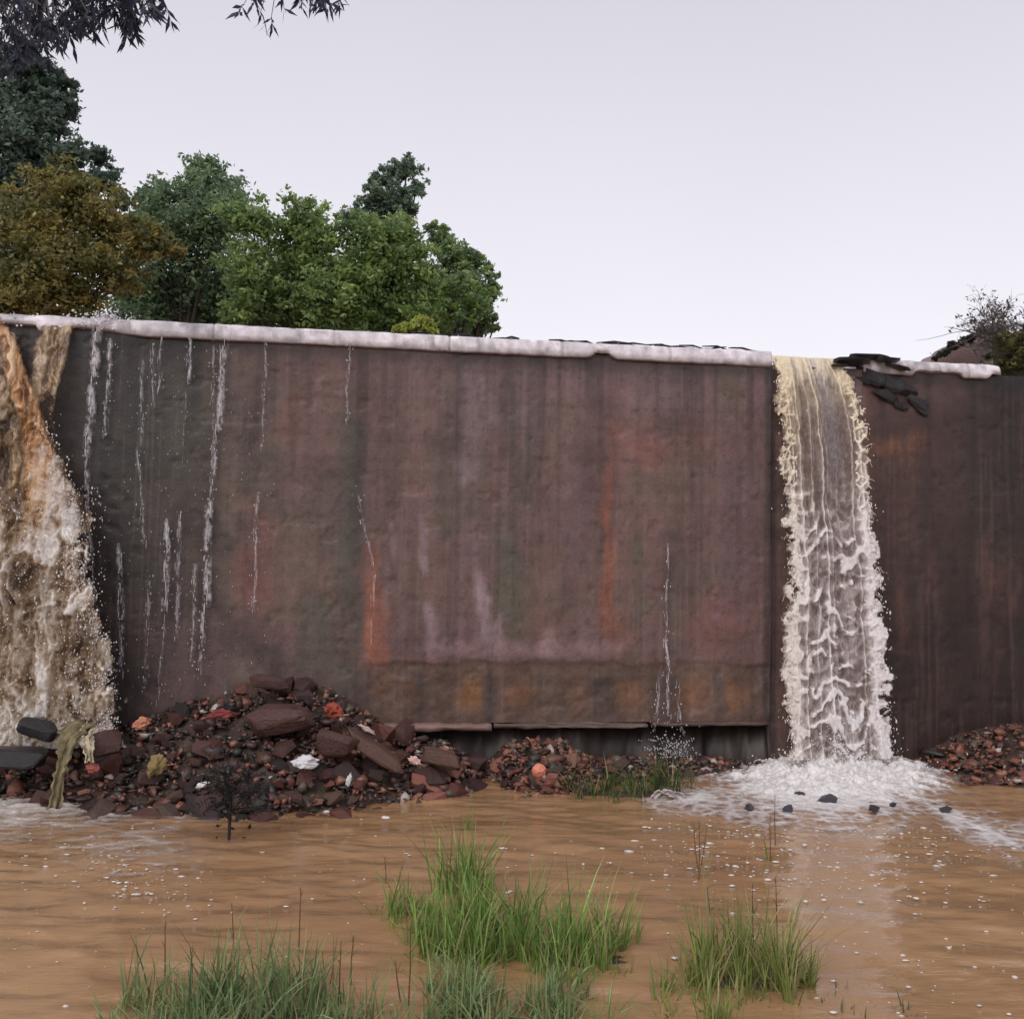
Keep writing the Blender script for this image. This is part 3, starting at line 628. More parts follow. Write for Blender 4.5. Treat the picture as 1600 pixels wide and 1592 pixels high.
sz = np.clip(RNG.lognormal(-5.4, .4, n), .0025, .011); Pd = np.empty((n, 3))
for q in range(n):
    d_ = dl(yy[q]) + .10 + .14 * RNG.random(); u_, z_ = onwall(xx[q], yy[q], d_); Pd[q] = wp(u_, d_, z_)
link('drops', drops_mesh('drops', Pd - loc, np.stack([sz, sz, sz * 1.5], -1), np.tile(np.array([.84, .79, .76]), (n, 1))), M['foam'], wf2, True)['kind'] = 'stuff'
# splashing over the crest beside it
n = 420; xx = np.concatenate([RNG.normal(158, 22, n - 170), RNG.uniform(0, 215, 170)]); yy = np.concatenate([508 - np.abs(RNG.normal(0, 11, n - 170)), RNG.uniform(490, 515, 170)]); sz = np.clip(RNG.lognormal(-5.1, .45, n), .003, .014); Pd = np.empty((n, 3))
for q in range(n):
    d_ = RNG.uniform(-.15, .12); u_, z_ = onwall(xx[q], yy[q], d_); Pd[q] = wp(u_, d_, z_)
o = link('crest_splash', drops_mesh('crest_splash', Pd, np.stack([sz, sz, sz], -1), np.tile(np.array([.88, .85, .88]), (n, 1))), M['foam'], None, True)
tag(o, 'white water spitting over the coping beside the left waterfall', 'splash', kind='stuff')

# ------------------------------------------------------------------ trickles down the face
TR = [('soft veil of drips between the two longest trickles on the dark face', [(222, 560, 220, 700, .016, .4), (215, 700, 226, 860, .014, .35), (280, 800, 276, 1000, .018, .4), (232, 900, 228, 1080, .018, .4), (305, 880, 300, 1040, .018, .5)]),
      ('thick broken white trickle falling closest to the left waterfall', [(150, 508, 146, 600, .040, 1.0), (145, 600, 134, 720, .034, 1.0), (134, 720, 138, 800, .022, .8), (138, 800, 152, 1100, .018, .5)]),
      ('thin broken trickle just right of the thick one near left waterfall', [(173, 530, 163, 690, .020, .7)]),
      ('faint beaded trickle from coping above the dark stain, leftmost of a pair', [(238, 530, 240, 640, .010, .55), (186, 850, 190, 1060, .022, .55)]),
      ('faint beaded trickle from coping above dark stain, right of its twin', [(252, 528, 246, 620, .010, .6), (262, 812, 257, 960, .024, .85), (257, 960, 246, 1100, .010, .4)]),
      ('short trickle dripping from coping midway between two pairs of trickles', [(298, 530, 294, 600, .015, .8), (290, 600, 286, 720, .008, .2)]),
      ('fine dotted trickle hugging the left side of the longest trickle', [(334, 540, 331, 760, .009, .55)]),
      ('longest bright trickle running from coping almost to the rubble', [(350, 528, 340, 680, .030, 1.0), (338, 680, 330, 780, .018, .65), (326, 780, 321, 955, .030, .95), (318, 955, 312, 1050, .018, .6)]),
      ('fine dotted trickle over the reddish stain left of wall centre', [(415, 528, 410, 700, .010, .5), (402, 770, 396, 960, .014, .5)]),
      ('sparse beads dripping past the orange rust streak', [(546, 540, 541, 660, .011, .5), (556, 760, 585, 900, .010, .4), (585, 900, 578, 1010, .010, .4)]),
      ('lone trickle of beads spreading into spray left of the right waterfall', [(1042, 842, 1040, 990, .010, .6), (1040, 990, 1044, 1120, .016, .75), (1030, 1050, 1022, 1150, .012, .6), (1058, 1060, 1064, 1150, .012, .6)])]
for lab, segs in TR:
    Pd, Sd = [], []; RB = []
    for (x0, y0, x1, y1, w_, dn) in segs:
        k_ = max(12, int((y1 - y0) / 3)); tt = np.linspace(0, 1, k_); sx = np.linspace(-1, 1, 9); ph_ = random.random() * 9; V = np.zeros((9, k_, 3)); T2, S2 = np.meshgrid(tt, sx)
        for a_ in range(9):
            for c_ in range(k_):
                u_, z_ = onwall(x0 + (x1 - x0) * tt[c_] + 1.0 * math.sin(tt[c_] * 7 + ph_) + 1.6 * float(vn(tt[c_] * (y1 - y0) / 14, ph_, s=91)), y0 + (y1 - y0) * tt[c_], .04); V[a_, c_] = wp(u_ + sx[a_] * w_ * 1.6, .04 + .02 * (1 - sx[a_] ** 2), z_)
        L_ = T2 * (y1 - y0) / 155; al_ = dn * np.exp(-(S2 * 1.7 + .8 * (vn(L_ * 9, S2 * 0 + ph_, s=92) - .5)) ** 2) * np.clip(2.6 * (fbm(L_ * 6, S2 * 1.3 + ph_, s=93, o=3) - .5) + 2.2 * (fbm(L_ * 26, S2 * 2.2 + ph_, s=94, o=3) - .5) + .42, 0, 1) * ss(0, .04, T2) * ss(1, .85, T2); al_[0] = al_[-1] = 0
        RB.append((V, np.clip(al_ * 1.1, 0, .85)))
        L = (y1 - y0) / 155.0; s_ = 0.0; ph = random.random() * 9
        while s_ < L:
            ln = random.uniform(.02, .09) * (1.5 if dn > .8 else 1)
            if random.random() < dn:
                t_ = min(1, (s_ + ln / 2) / L); x = x0 + (x1 - x0) * t_ + 3.0 * math.sin(t_ * 9 + ph) + random.gauss(0, 1.2); y = y0 + (y1 - y0) * t_
                u_, z_ = onwall(x, y, .05); Pd.append(wp(u_, .05 + random.uniform(0, .03), z_)); k_ = w_ * random.uniform(.18, .42); Sd.append((k_ * .6, k_ * .5, ln * .62))
            for _rep in range(2 if random.random() < dn * .9 else 0):
                t_ = min(1, s_ / L); x = x0 + (x1 - x0) * t_ + random.gauss(0, 3.5 + 60 * w_); y = y0 + (y1 - y0) * t_
                u_, z_ = onwall(x, y, .07); k_ = random.uniform(.003, .006); Pd.append(wp(u_, .07, z_)); Sd.append((k_, k_, k_ * random.uniform(1.2, 3)))
            s_ += ln * (.8 if dn > .8 else 1.1)
    if 'lone trickle' in lab:
        for q in range(260):
            x = random.gauss(1046, 20); y = 1185 - abs(random.gauss(0, 26)); d_ = random.uniform(.05, .3); u_, z_ = onwall(x, y, d_); k_ = random.uniform(.003, .008); Pd.append(wp(u_, d_, z_)); Sd.append((k_, k_, k_ * 1.4))
    o = empty('water_trickle', np.array(Pd)[-1]); link('beads', drops_mesh('beads', np.array(Pd) - np.array(o.location), np.array(Sd), np.tile(np.array([.66, .62, .65]), (len(Pd), 1))), M['foam'], o, True)['kind'] = 'stuff'
    for V, al_ in RB: link('water_thread', veil_mesh('water_thread', V - np.array(o.location), np.zeros_like(V), np.zeros(al_.shape), np.tile(np.array([.78, .74, .79]), al_.shape + (1,)), al_), M['veil'], o, True)
    tag(o, lab, 'trickle', 'trickles down the dam face')
# small loose spray dots on the dark left face
n = 260; Pd = np.empty((n, 3)); 
for q in range(n):
    x = RNG.uniform(140, 430); y = RNG.uniform(540, 1100); u_, z_ = onwall(x, y, .06); Pd[q] = wp(u_, .06, z_)
sz = RNG.uniform(.002, .005, n)
o = link('spray_beads', drops_mesh('spray_beads', Pd, np.stack([sz, sz, sz * RNG.uniform(1, 3.5, n)], -1), np.tile(np.array([.55, .52, .52]), (n, 1))), M['foam'], None, True); tag(o, 'scattered beads of spray over the dark left face', 'spray', kind='stuff')

# ------------------------------------------------------------------ foam on the pond
def foam_patch(name, x0, x1, y0, y1, field, label, step=.012, colr=(.88, .86, .90)):
    c = [atZ(x, y) for x, y in ((x0, y0), (x1, y0), (x0, y1), (x1, y1))]
    gx = np.arange(min(p[0] for p in c), max(p[0] for p in c), step); gy = np.arange(min(p[1] for p in c), max(p[1] for p in c), step * 1.3)
    X, Y = np.meshgrid(gx, gy, indexing='ij'); Xp, Yp = project(np.stack([X, Y, np.zeros_like(X)], -1))
    cov, H, white = field(X, Y, Xp, Yp)
    P = np.stack([X, Y, np.full_like(X, .014)], -1); Nz = np.broadcast_to(np.array([0, 0, 1.0]), P.shape)
    o = link(name, veil_mesh(name, P, Nz, H, np.array(colr) * (1 - white[..., None]) + np.array([.90, .87, .86]) * white[..., None], cov), M['veil'], None, True); tag(o, label, 'foam', kind='stuff'); return o
def f_right(X, Y, Xp, Yp):
    rr_ = np.hypot(X - FR[0], (Y - FR[1])); th_ = np.arctan2(Y - FR[1], X - FR[0])
    wx = X + .25 * (fbm(X * 3, Y * 3, s=270) - .5); wy = Y + .25 * (fbm(X * 3, Y * 3, s=271) - .5)
    f1, f2 = worley(wx / .13, wy / .17, 272); net = 1 - ss(.02, .5, f2 - f1); ray_ = fbm(th_ * 7, rr_ * 2.5, s=276, o=4); fr = fbm(X * 8, Y * 8, s=274, o=5)
    e = 1 - np.hypot((Xp - 1285) / 225, (Yp - 1230) / np.where(Yp > 1230, 78, 45)); core = np.clip(1.15 - np.hypot((Xp - 1310) / 185, (Yp - 1213) / 36) + .5 * (ray_ - .5), 0, 1)
    tx = (Xp - 1440) / 170; tr = 1 - np.hypot((Yp - (1255 + 78 * tx)) / (20 + 22 * np.clip(tx, 0, 1)), np.maximum(0, np.abs(tx - .45) - .4) * 3)
    tl = 1 - np.hypot((Xp - 1085) / 75, (Yp - 1252) / 26)
    c = np.maximum.reduce([1.25 * e, .62 * tr, .7 * tl]); cov = np.clip(ss(-.25, .75, c + .8 * (ray_ - .5) + 1.0 * (fr - .55) + .45 * (net - .6)), 0, 1) * ss(-.25, .05, c) + core
    H = .012 * net * np.clip(c, 0, 1) + .03 * (fr - .4) * np.clip(c, 0, .6) + core * (.07 + .24 * (fr - .36) + .10 * (fbm(X * 17, Y * 17, s=277) - .45) + .02 * net)
    return np.clip(cov, 0, .97), np.maximum(H, 0), np.clip(.25 + c + core + (fr - .5), 0, 1)
foam_patch('churned_foam', 960, 1640, 1165, 1420, f_right, 'churned white foam spreading where the right waterfall lands', colr=(.62, .52, .48))
def f_left(X, Y, Xp, Yp):
    f1, f2 = worley((X + .5 * fbm(X * 1.6, Y * 1.6, s=280)) / .24, (Y + .5 * fbm(X * 1.6, Y * 1.6, s=281)) / .12, 282); net = 1 - ss(.02, .5, f2 - f1); fr = fbm(X * 5, Y * 9, s=283, o=5)
    e = 1 - np.hypot((Xp - 30) / 290, (Yp - 1268) / 58); e2 = 1 - np.hypot((Xp - 200) / 160, (Yp - 1325) / 45)
    c = np.maximum(e, .5 * e2); cov = np.clip(ss(-.1, 1.0, c + 1.3 * (fr - .5) + .4 * (net - .5)), 0, 1) * ss(-.2, .1, c) * .8
    return cov, np.maximum(0, .02 * net * np.clip(c, 0, 1) + .03 * (fr - .45) * np.clip(c, 0, 1)), np.clip(c * .6 + (fr - .5), 0, 1)
foam_patch('swirling_foam', -200, 420, 1195, 1400, f_left, 'thin dirty foam swirling below the left waterfall', colr=(.48, .38, .29))
# floating flecks
pts = []
def fl(n, fx, fy, keep=None):
    for q in range(n):
        x, y = fx(), fy()
        if keep is None or keep(x, y): pts.append((x, y))
g_ = random.gauss; un = random.uniform
fl(520, lambda: g_(1330, 170), lambda: 1290 + abs(g_(0, 75)))
fl(110, lambda: un(1000, 1200), lambda: un(1270, 1370)); fl(90, lambda: un(1250, 1600), lambda: un(1330, 1592))
fl(200, lambda: 0, lambda: 0, None)
pts = [p for p in pts if p != (0, 0)]
for q in range(210):
    t_ = random.random(); pts.append((80 + 220 * t_ + g_(0, 38), 1305 + 110 * t_ + g_(0, 26)))
for q in range(80): pts.append((un(0, 620), un(1330, 1592)))
for q in range(40): pts.append((un(560, 1000), un(1270, 1400)))
Pd = np.array([atZ(min(max(x, -40), 1640), y) for x, y in pts]); n = len(Pd); sz = np.clip(RNG.lognormal(-4.85, .6, n), .003, .024) * np.clip(Pd[:, 1] / 7, .6, 1.2); Pd[:, 2] = .008
o = link('foam_flecks', drops_mesh('foam_flecks', Pd, np.stack([sz * RNG.uniform(.6, 1.9, n), sz * RNG.uniform(.5, 1.2, n), sz * .3], -1), np.tile(np.array([.90, .84, .80]), (n, 1)) * RNG.uniform(.8, 1.05, (n, 1))), M['foam'], None, True)
tag(o, 'pale flecks of foam drifting on the brown pond', 'foam', kind='stuff')

# ------------------------------------------------------------------ stones
def stone_mesh(name, seed, k=20, flat=.75, cube=.0, bevel=.0):
    r = np.random.default_rng(seed); v = r.normal(size=(k, 3)); v /= np.linalg.norm(v, axis=1)[:, None]
    if cube: v = v * (1 - cube) + cube * np.sign(v) * .75
    v *= r.uniform(.82, 1.1, (k, 1)); v[:, 2] *= flat; v[:, 1] *= .8
    bm = bmesh.new()
    for p in v: bm.verts.new(p)
    res = bmesh.ops.convex_hull(bm, input=bm.verts)
    bmesh.ops.delete(bm, geom=[g for g in res['geom_interior'] if isinstance(g, bmesh.types.BMVert)], context='VERTS')
    if bevel: bmesh.ops.bevel(bm, geom=list(bm.edges), offset=bevel, segments=1, affect='EDGES', profile=.6)
    bmesh.ops.recalc_face_normals(bm, faces=bm.faces)
    me = bpy.data.meshes.new(name); bm.to_mesh(me); bm.free(); return me
def protos(material, n, seed, **kw):
    L = []
    for i in range(n):
        me = stone_mesh('stone', seed + i, **kw); me.materials.append(material); L.append(me)
    return L
ST = protos(M['stone'], 12, 300); RD = protos(M['redstone'], 8, 330, k=16, flat=.55, cube=.45); WS = protos(M['wetstone'], 5, 350, k=24)
def put(me, P, size, parent=None, name='stone', rot=None, sc=(1, 1, 1)):
    o = bpy.data.objects.new(name, me); COL.objects.link(o)
    o.location = tuple(map(float, P)); o.rotation_euler = rot or (un(-.5, .5), un(-.5, .5), un(0, 6.28)); o.scale = (size * sc[0], size * sc[1], size * sc[2])
    if parent: o.parent = parent; o.location = tuple(map(float, np.asarray(P) - np.array(parent.location)))
    return o
def pile(label, Hx, Hz, Dep, seed, n_st, n_rd, red_at=None, size=(.05, .16), group=None):
    """rubble heap against the wall: crest heights Hz over u at survey x positions Hx, reaching Dep metres forward"""
    us0 = np.array([onwall(x, 1120)[0] for x in Hx]); uc = float(us0.mean()); root = empty('rubble_pile', wp(uc, .6, 0)); tag(root, label, 'rubble', group or 'rubble along the wall foot')
    us = np.arange(us0[0] - .2, us0[-1] + .2, .05); ds = np.arange(-.2, max(Dep) + .35, .05); U, D = np.meshgrid(us, ds, indexing='ij')
    def hgt(u, d):
        hz = np.interp(u, us0, Hz, left=-.3, right=-.3); dp_ = np.interp(u, us0, Dep); t_ = np.clip(d, 0, None) / dp_
        return (hz + .22) * np.clip(1 - t_ ** 1.15, -.5, 1) - .22
    Z = hgt(U, D) + .09 * (fbm(U * 4, D * 4, s=seed) - .5) - .05
    P = wp(U, D, Z) - np.array(root.location)
    link('mud_bed', npmesh('mud_bed', P.reshape(-1, 3), gridq(*U.shape)[:, ::-1]), M['mud'], root, True)
    rnd = random.Random(seed); c = 0; tries = 0
    while c < n_st + n_rd and tries < 6000:
        tries += 1; u = rnd.uniform(us0[0], us0[-1]); d = rnd.uniform(.05, 1.02) * float(np.interp(u, us0, Dep)); z = float(hgt(u, d))
        if z < -.10: continue
        red = c >= n_st if red_at is None else (rnd.random() < (.85 if red_at(u) else .08))
        sz = rnd.uniform(*size) * (.55 + .9 * rnd.random() ** 2) * (1.0 if not red else .8)
        put(rnd.choice(RD if red else ST), wp(u, d, z + sz * .15), sz, root, 'stone', (rnd.uniform(-.6, .6), rnd.uniform(-.6, .6), rnd.uniform(0, 6.28)), (rnd.uniform(.8, 1.5), 1, rnd.uniform(.7, 1))); c += 1
    # loose chips and litter filling the gaps, too small to pick apart
    r_ = np.random.default_rng(seed); k_ = int(760 * (us0[-1] - us0[0])); uu = r_.uniform(us0[0], us0[-1], k_); dd = r_.uniform(.03, 1, k_) * np.interp(uu, us0, Dep); zz = hgt(uu, dd); ok = zz > -.08; uu, dd, zz = uu[ok], dd[ok], zz[ok]; k_ = len(uu)
    V0, F0 = ICO_V * 1.0, ICO_F; sc = r_.lognormal(-4.0, .45, (k_, 1)) * r_.uniform(.3, 1.9, (k_, 3)); jit = 1 + .5 * r_.normal(size=(k_, len(V0), 1)).clip(-1.5, 1.5)
    ang = r_.uniform(0, 6.28, k_); ca, sa = np.cos(ang)[:, None], np.sin(ang)[:, None]; L = V0[None] * sc[:, None, :] * jit; L = np.stack([L[..., 0] * ca - L[..., 1] * sa, L[..., 0] * sa + L[..., 1] * ca, L[..., 2] * .7], -1)
    PP = wp(uu, dd, zz + .01) - np.array(root.location); pal = np.array([(.03, .024, .024), (.07, .04, .035), (.12, .055, .04), (.20, .075, .05), (.10, .08, .06), (.26, .12, .08), (.05, .045, .035), (.40, .34, .30)]); pr = np.array([.20, .20, .17, .12, .10, .08, .08, .05]) if red_at is not None or n_rd < 20 else np.array([.08, .14, .18, .22, .06, .24, .04, .04])
    cc = pal[r_.choice(8, k_, p=pr / pr.sum())] * r_.uniform(.6, 1.3, (k_, 1))
    link('chips', npmesh('chips', (L + PP[:, None]).reshape(-1, 3), (F0[None] + (np.arange(k_) * len(V0))[:, None, None]).reshape(-1, 3), np.repeat(cc, len(V0), 0)), M['chips'], root)['kind'] = 'stuff'
    return root, hgt
Ured0, Ured1 = onwall(600, 1200, .9)[0], onwall(760, 1200, .9)[0]
_, hgtL = pile('large dark heap of broken stones and rubbish below the left half of the dam', [-60, 60, 130, 200, 300, 380, 440, 520, 570, 620, 700, 760], [.15, .30, .42, .50, .72, .86, .92, .86, .62, .42, .30, .05],
     [1.3, 1.4, 1.5, 1.7, 1.85, 1.9, 1.9, 1.85, 1.8, 1.7, 1.55, 1.2], 401, 298, 0, lambda u: Ured0 < u < Ured1 and random.random() < .6, (.035, .15))
_, hgtM = pile('small heap of orange-red brick rubble at the waterline near wall centre', [765, 790, 840, 880, 930], [.10, .30, .34, .30, .08], [1.2, 1.5, 1.6, 1.5, 1.2], 431, 14, 90, None, (.03, .085))
_, hgtR = pile('mound of reddish brick rubble at the far right waterline', [1420, 1460, 1510, 1560, 1600, 1700, 1800], [-.02, .22, .38, .44, .48, .5, .5], [1.2, 1.6, 1.9, 2.0, 2.1, 2.1, 2.1], 451, 60, 220, None, (.03, .085))
_, hgtF = pile('low dark bed of stones under the overhanging ledge right of centre', [900, 960, 1040, 1120, 1210], [.10, .14, .12, .10, .04], [1.1, 1.2, 1.0, .8, .5], 471, 60, 6, None, (.04, .09))

# big pieces lying on the heap, each a thing of its own
def big(name, label, px, py, d, size, sc, rot, material, seed, cat='rock', k=34, cube=.3, group=None):
    me = stone_mesh(name, seed, k=k, flat=.8, cube=cube, bevel=.05); me.materials.append(material)
    u_, z_ = onwall(px, py, d); o = put(me, wp(u_, d, z_), size, None, name, rot, sc); tag(o, label, cat, group); return o
M['slab'] = plain('slab_stone', (.085, .038, .031), .5, 9, .5, 1.4, .9, .02); M['slab2'] = plain('slab_brown', (.125, .064, .048), .5, 9, .5, 1.4, .9, .02)
M['black'] = plain('black_stone', (.018, .017, .019), .35, 9, .5, 1.5, .8, .02)
big('boulder', 'largest brown block lying near the top of the left rubble heap', 440, 1122, .85, .33, (1.1, .8, .58), (.1, -.06, .15), M['slab'], 501)
big('boulder', 'long brown slab leaning down to the right on the rubble heap', 585, 1170, 1.0, .29, (1.25, .6, .36), (.1, .58, .1), M['slab2'], 502)
big('boulder', 'rounded maroon block beneath the leaning slab', 525, 1158, 1.1, .21, (1, .8, .8), (.3, .2, .4), M['slab'], 503)
big('boulder', 'flat black slab in the water at the left edge', 15, 1182, 1.0, .30, (1.2, .8, .42), (0, .05, .1), M['black'], 504, cube=.55)
big('boulder', 'black rounded stone with a curled rim under the left waterfall', 62, 1140, .95, .17, (1.2, .8, .65), (.2, .25, .1), M['black'], 505)
big('boulder', 'dark stone capping the summit of the left rubble heap', 420, 1066, .35, .13, (1.6, .8, .7), (.1, .1, .2), M['slab'], 506)
big('boulder', 'purplish brown block at the right foot of the rubble heap', 690, 1185, .8, .15, (1.5, .8, .75), (.1, .2, -.1), M['slab2'], 507)
big('boulder', 'small black rock breaking the foam in the lower left water', 52, 1297, 1.6, .085, (1.2, 1, .7), (0, .1, .3), M['black'], 508)
big('boulder', 'lower black rock at the extreme left edge of the water', 8, 1308, 1.7, .07, (1.6, 1, .5), (0, .1, .3), M['black'], 509)
big('boulder', 'dark wedge beside the pale cloth on the left heap', 165, 1160, 1.0, .16, (1, .8, .9), (.3, -.2, .7), M['slab'], 510)
for px, py, sz, lab in ((1292, 1252, .085, 'largest violet-grey rock standing in the white foam'), (1172, 1264, .055, 'dark rock at the left of the row of rocks in the foam'), (1231, 1266, .055, 'dark rock just left of the largest rock in the foam'),
                        (1366, 1265, .055, 'dark rock just right of the largest rock in foam'), (1248, 1243, .045, 'small purplish rock behind the row in the white foam'), (1478, 1268, .05, 'dark rock at the right tail of the white foam'), (1395, 1259, .03, 'tiny dark rock rightmost but one in the foam')):
    P = atZ(px, py + 4); o = put(random.choice(WS), P + np.array([0, 0, .035]), sz * 1.15, None, 'rock', (un(-.2, .2), un(-.2, .2), un(0, 6)), (1.2, 1, .8)); tag(o, lab, 'rock', 'rocks in the foam')

# ------------------------------------------------------------------ rubbish caught on the stones
def crumple(name, label, px, py, d, size, col, material, seed, cat, sc=(1, 1, .5), tilt=(0, 0, 0), amp=.6):
    bm = bmesh.new(); bmesh.ops.create_icosphere(bm, subdivisions=3, radius=1); V = np.array([v.co[:] for v in bm.verts])
    k = 1 + amp * (fbm(V[:, 0] * 1.8 + seed, V[:, 1] * 1.8, V[:, 2] * 1.8, s=seed, o=3) - .5) * 2 + amp * .5 * (np.abs(fbm(V[:, 0] * 4, V[:, 1] * 4 + seed, V[:, 2] * 4, s=seed + 2, o=2) - .5) * 4 - .5)
    for v, f in zip(bm.verts, k): v.co *= float(f)
    me = bpy.data.meshes.new(name); bm.to_mesh(me); bm.free(); setcol(me, np.tile(np.array(col), (len(me.vertices), 1)))
    u_, z_ = onwall(px, py, d); o = link(name, me, material, None, False); o.location = tuple(wp(u_, d, z_)); o.rotation_euler = tilt; o.scale = (size * sc[0], size * sc[1], size * sc[2]); tag(o, label, cat); return o
crumple('plastic_bag', 'crumpled white plastic bag caught in the middle of the left rubble heap', 477, 1190, 1.3, .085, (.82, .82, .84), M['plastic'], 1, 'bag', (1.1, .8, .6))
crumple('plastic_scrap', 'small upright white scrap at the waterline below the rubble heap', 545, 1219, 1.45, .04, (.75, .75, .75), M['plastic'], 2, 'litter', (.5, .5, 1.3), (0, .25, 0))
crumple('plastic_scrap', 'white scrap low on the heap above the dead shrub', 316, 1226, 1.5, .036, (.85, .85, .85), M['plastic'], 3, 'litter', (1.2, .6, .6), (0, -.4, 0))
crumple('plastic_scrap', 'white litter floating on brown water ahead of the rubble heap', 604, 1279, 1.7, .032, (.85, .86, .9), M['plastic'], 4, 'litter', (1.4, .9, .6))
crumple('plastic_scrap', 'pinkish white chip at the right tip of the long slab', 648, 1188, 1.1, .045, (.75, .50, .46), M['plastic'], 5, 'litter', (1.2, .7, .6), (0, .5, 0))
crumple('plastic_scrap', 'pale chip lying on top of the long slab', 573, 1139, 1.0, .05, (.60, .46, .42), M['plastic'], 6, 'litter', (1.5, .6, .35), (0, .5, 0))
crumple('rag', 'red-orange rag bunched near the top of the rubble heap', 520, 1110, .8, .085, (.38, .09, .06), M['cloth'], 7, 'rag', (.9, .7, .8))
crumple('rag', 'dull tan bundle half way up the left rubble heap', 243, 1196, 1.2, .09, (.30, .22, .10), M['cloth'], 8, 'rag', (.7, .6, 1.1), (0, .4, 0))
crumple('rag', 'orange-pink scrap on the crest of the heap near the left waterfall', 222, 1130, .95, .075, (.55, .24, .16), M['cloth'], 9, 'rag', (1.0, .5, .6), (0, -.4, 0))
crumple('rag', 'red scrap hanging below the pale cloth', 145, 1200, 1.25, .05, (.40, .12, .10), M['cloth'], 10, 'rag', (1, .6, .8))
crumple('rag', 'crimson wrapper above the large brown block on the heap', 345, 1115, .8, .08, (.26, .06, .055), M['cloth'], 11, 'rag', (1.4, .6, .45))
crumple('plastic_ball', 'round salmon pink object on the orange brick rubble', 842, 1203, 1.15, .065, (.80, .30, .20), M['plastic'], 12, 'litter', (1, .9, .9), (0, 0, 0), .18)
crumple('plastic_scrap', 'white chip on the far right mound of red rubble', 1583, 1223, .95, .045, (.8, .74, .72), M['plastic'], 13, 'litter', (1.3, .7, .6), (0, .4, 0))
crumple('plastic_scrap', 'tiny white chip floating left of the other white litter', 510, 1268, 1.65, .018, (.8, .8, .8), M['plastic'], 14, 'litter', (1.3, .8, .6))
# pale cloth draped down the left of the heap
def draped(name, label, path, halfw, d0, col, material, seed, cat, folds=3):
    """strip of cloth following survey points (x, y, d)"""
    P = []; n = 60; xs = np.interp(np.linspace(0, 1, n), np.linspace(0, 1, len(path)), [p[0] for p in path]); ys = np.interp(np.linspace(0, 1, n), np.linspace(0, 1, len(path)), [p[1] for p in path]); dsx = np.interp(np.linspace(0, 1, n), np.linspace(0, 1, len(path)), [p[2] for p in path])
    hw = np.interp(np.linspace(0, 1, n), np.linspace(0, 1, len(halfw)), halfw); m_ = 22; V = np.zeros((n, m_, 3)); C = np.zeros((n, m_, 3))
    for i in range(n):
        for j in range(m_):
            s_ = j / (m_ - 1) * 2 - 1; w_ = hw[i] * (1 + .35 * (float(vn(i * .35, s_ * 1.0 + 9, s=seed)) - .5) * 2)
            dd_ = dsx[i] + .016 * math.sin(s_ * folds * 2 + i * .08 + seed) + .05 * (float(fbm(i * .12, s_ * 2, s=seed + 1)) - .5)
            u_, z_ = onwall(xs[i] + s_ * w_, ys[i] + 2 * math.sin(s_ * 4 + i * .2), dd_); V[i, j] = wp(u_, dd_, z_); C[i, j] = np.array(col) * (.2 + 1.7 * float(fbm(i * .15, s_ * 3, s=seed + 3)))
    me = npmesh(name, V.reshape(-1, 3), gridq(n, m_), C.reshape(-1, 3)); o = link(name, me, material, None, True); md = o.modifiers.new('thick', 'SOLIDIFY'); md.thickness = .008; tag(o, label, cat); return o
draped('cloth', 'long yellowish cloth draped down the stones under the left waterfall', [(128, 1128, .98), (110, 1150, 1.12), (100, 1180, 1.28), (92, 1215, 1.42), (85, 1262, 1.52)], [24, 19, 12, 9, 11], 0, (.21, .175, .095), M['cloth'], 21, 'cloth')
draped('cloth', 'narrow cream cloth strip beside the long yellowish cloth', [(135, 1135, 1.0), (137, 1160, 1.2), (141, 1190, 1.3)], [12, 8, 6], 0, (.46, .40, .28), M['cloth'], 23, 'cloth')
draped('cloth', 'pale curled scrap lying at the left end of the foam', [(1022, 1246, 1.25), (1036, 1234, 1.28), (1052, 1238, 1.3), (1068, 1252, 1.32), (1085, 1266, 1.34)], [5, 8, 9, 10, 5], 0, (.50, .44, .43), M['cloth'], 25, 'cloth')

# broken dark slabs lying on the crest right of the notch, and the hollow they fell from
M['slate'] = plain('wet_slate', (.028, .026, .029), .3, 14, .5, 1.6, .9, .02)
bs = empty('broken_masonry', wp(onwall(1370, 580, .0)[0], 0, TOPZ)); tag(bs, 'dark broken slabs and spalled stones on the coping right of the notch', 'masonry')
SL = protos(M['slate'], 6, 380, k=22, flat=.8, cube=.22); rnd = random.Random(33)
for px, py, d_, sx, sy, sz_, ry in ((1330, 566, -.02, .30, .22, .030, .03), (1352, 558, -.06, .34, .22, .026, -.02), (1385, 563, -.02, .22, .2, .036, .06), (1402, 573, .02, .16, .14, .034, .22), (1310, 571, -.05, .14, .14, .02, .0)):
    u_, z_ = onwall(px, py, d_); put(SL[rnd.randint(0, 5)], wp(u_, d_, z_), 1.0, bs, 'slab', (rnd.uniform(-.1, .1), ry, WYAW + rnd.uniform(-.2, .2)), (sx, sy, sz_))
for px, py, r_ in ((1362, 588, .15), (1388, 597, .17), (1412, 610, .16), (1432, 628, .12), (1384, 618, .12), (1408, 634, .08), (1344, 592, .09), (1440, 643, .06)):
    u_, z_ = onwall(px, py, -.09); put(SL[rnd.randint(0, 5)], wp(u_, -.085, z_), r_, bs, 'stone', (rnd.uniform(-.2, .2), .45 + rnd.uniform(-.2, .2), WYAW + rnd.uniform(-.2, .2)), (1.55, .6, .75))

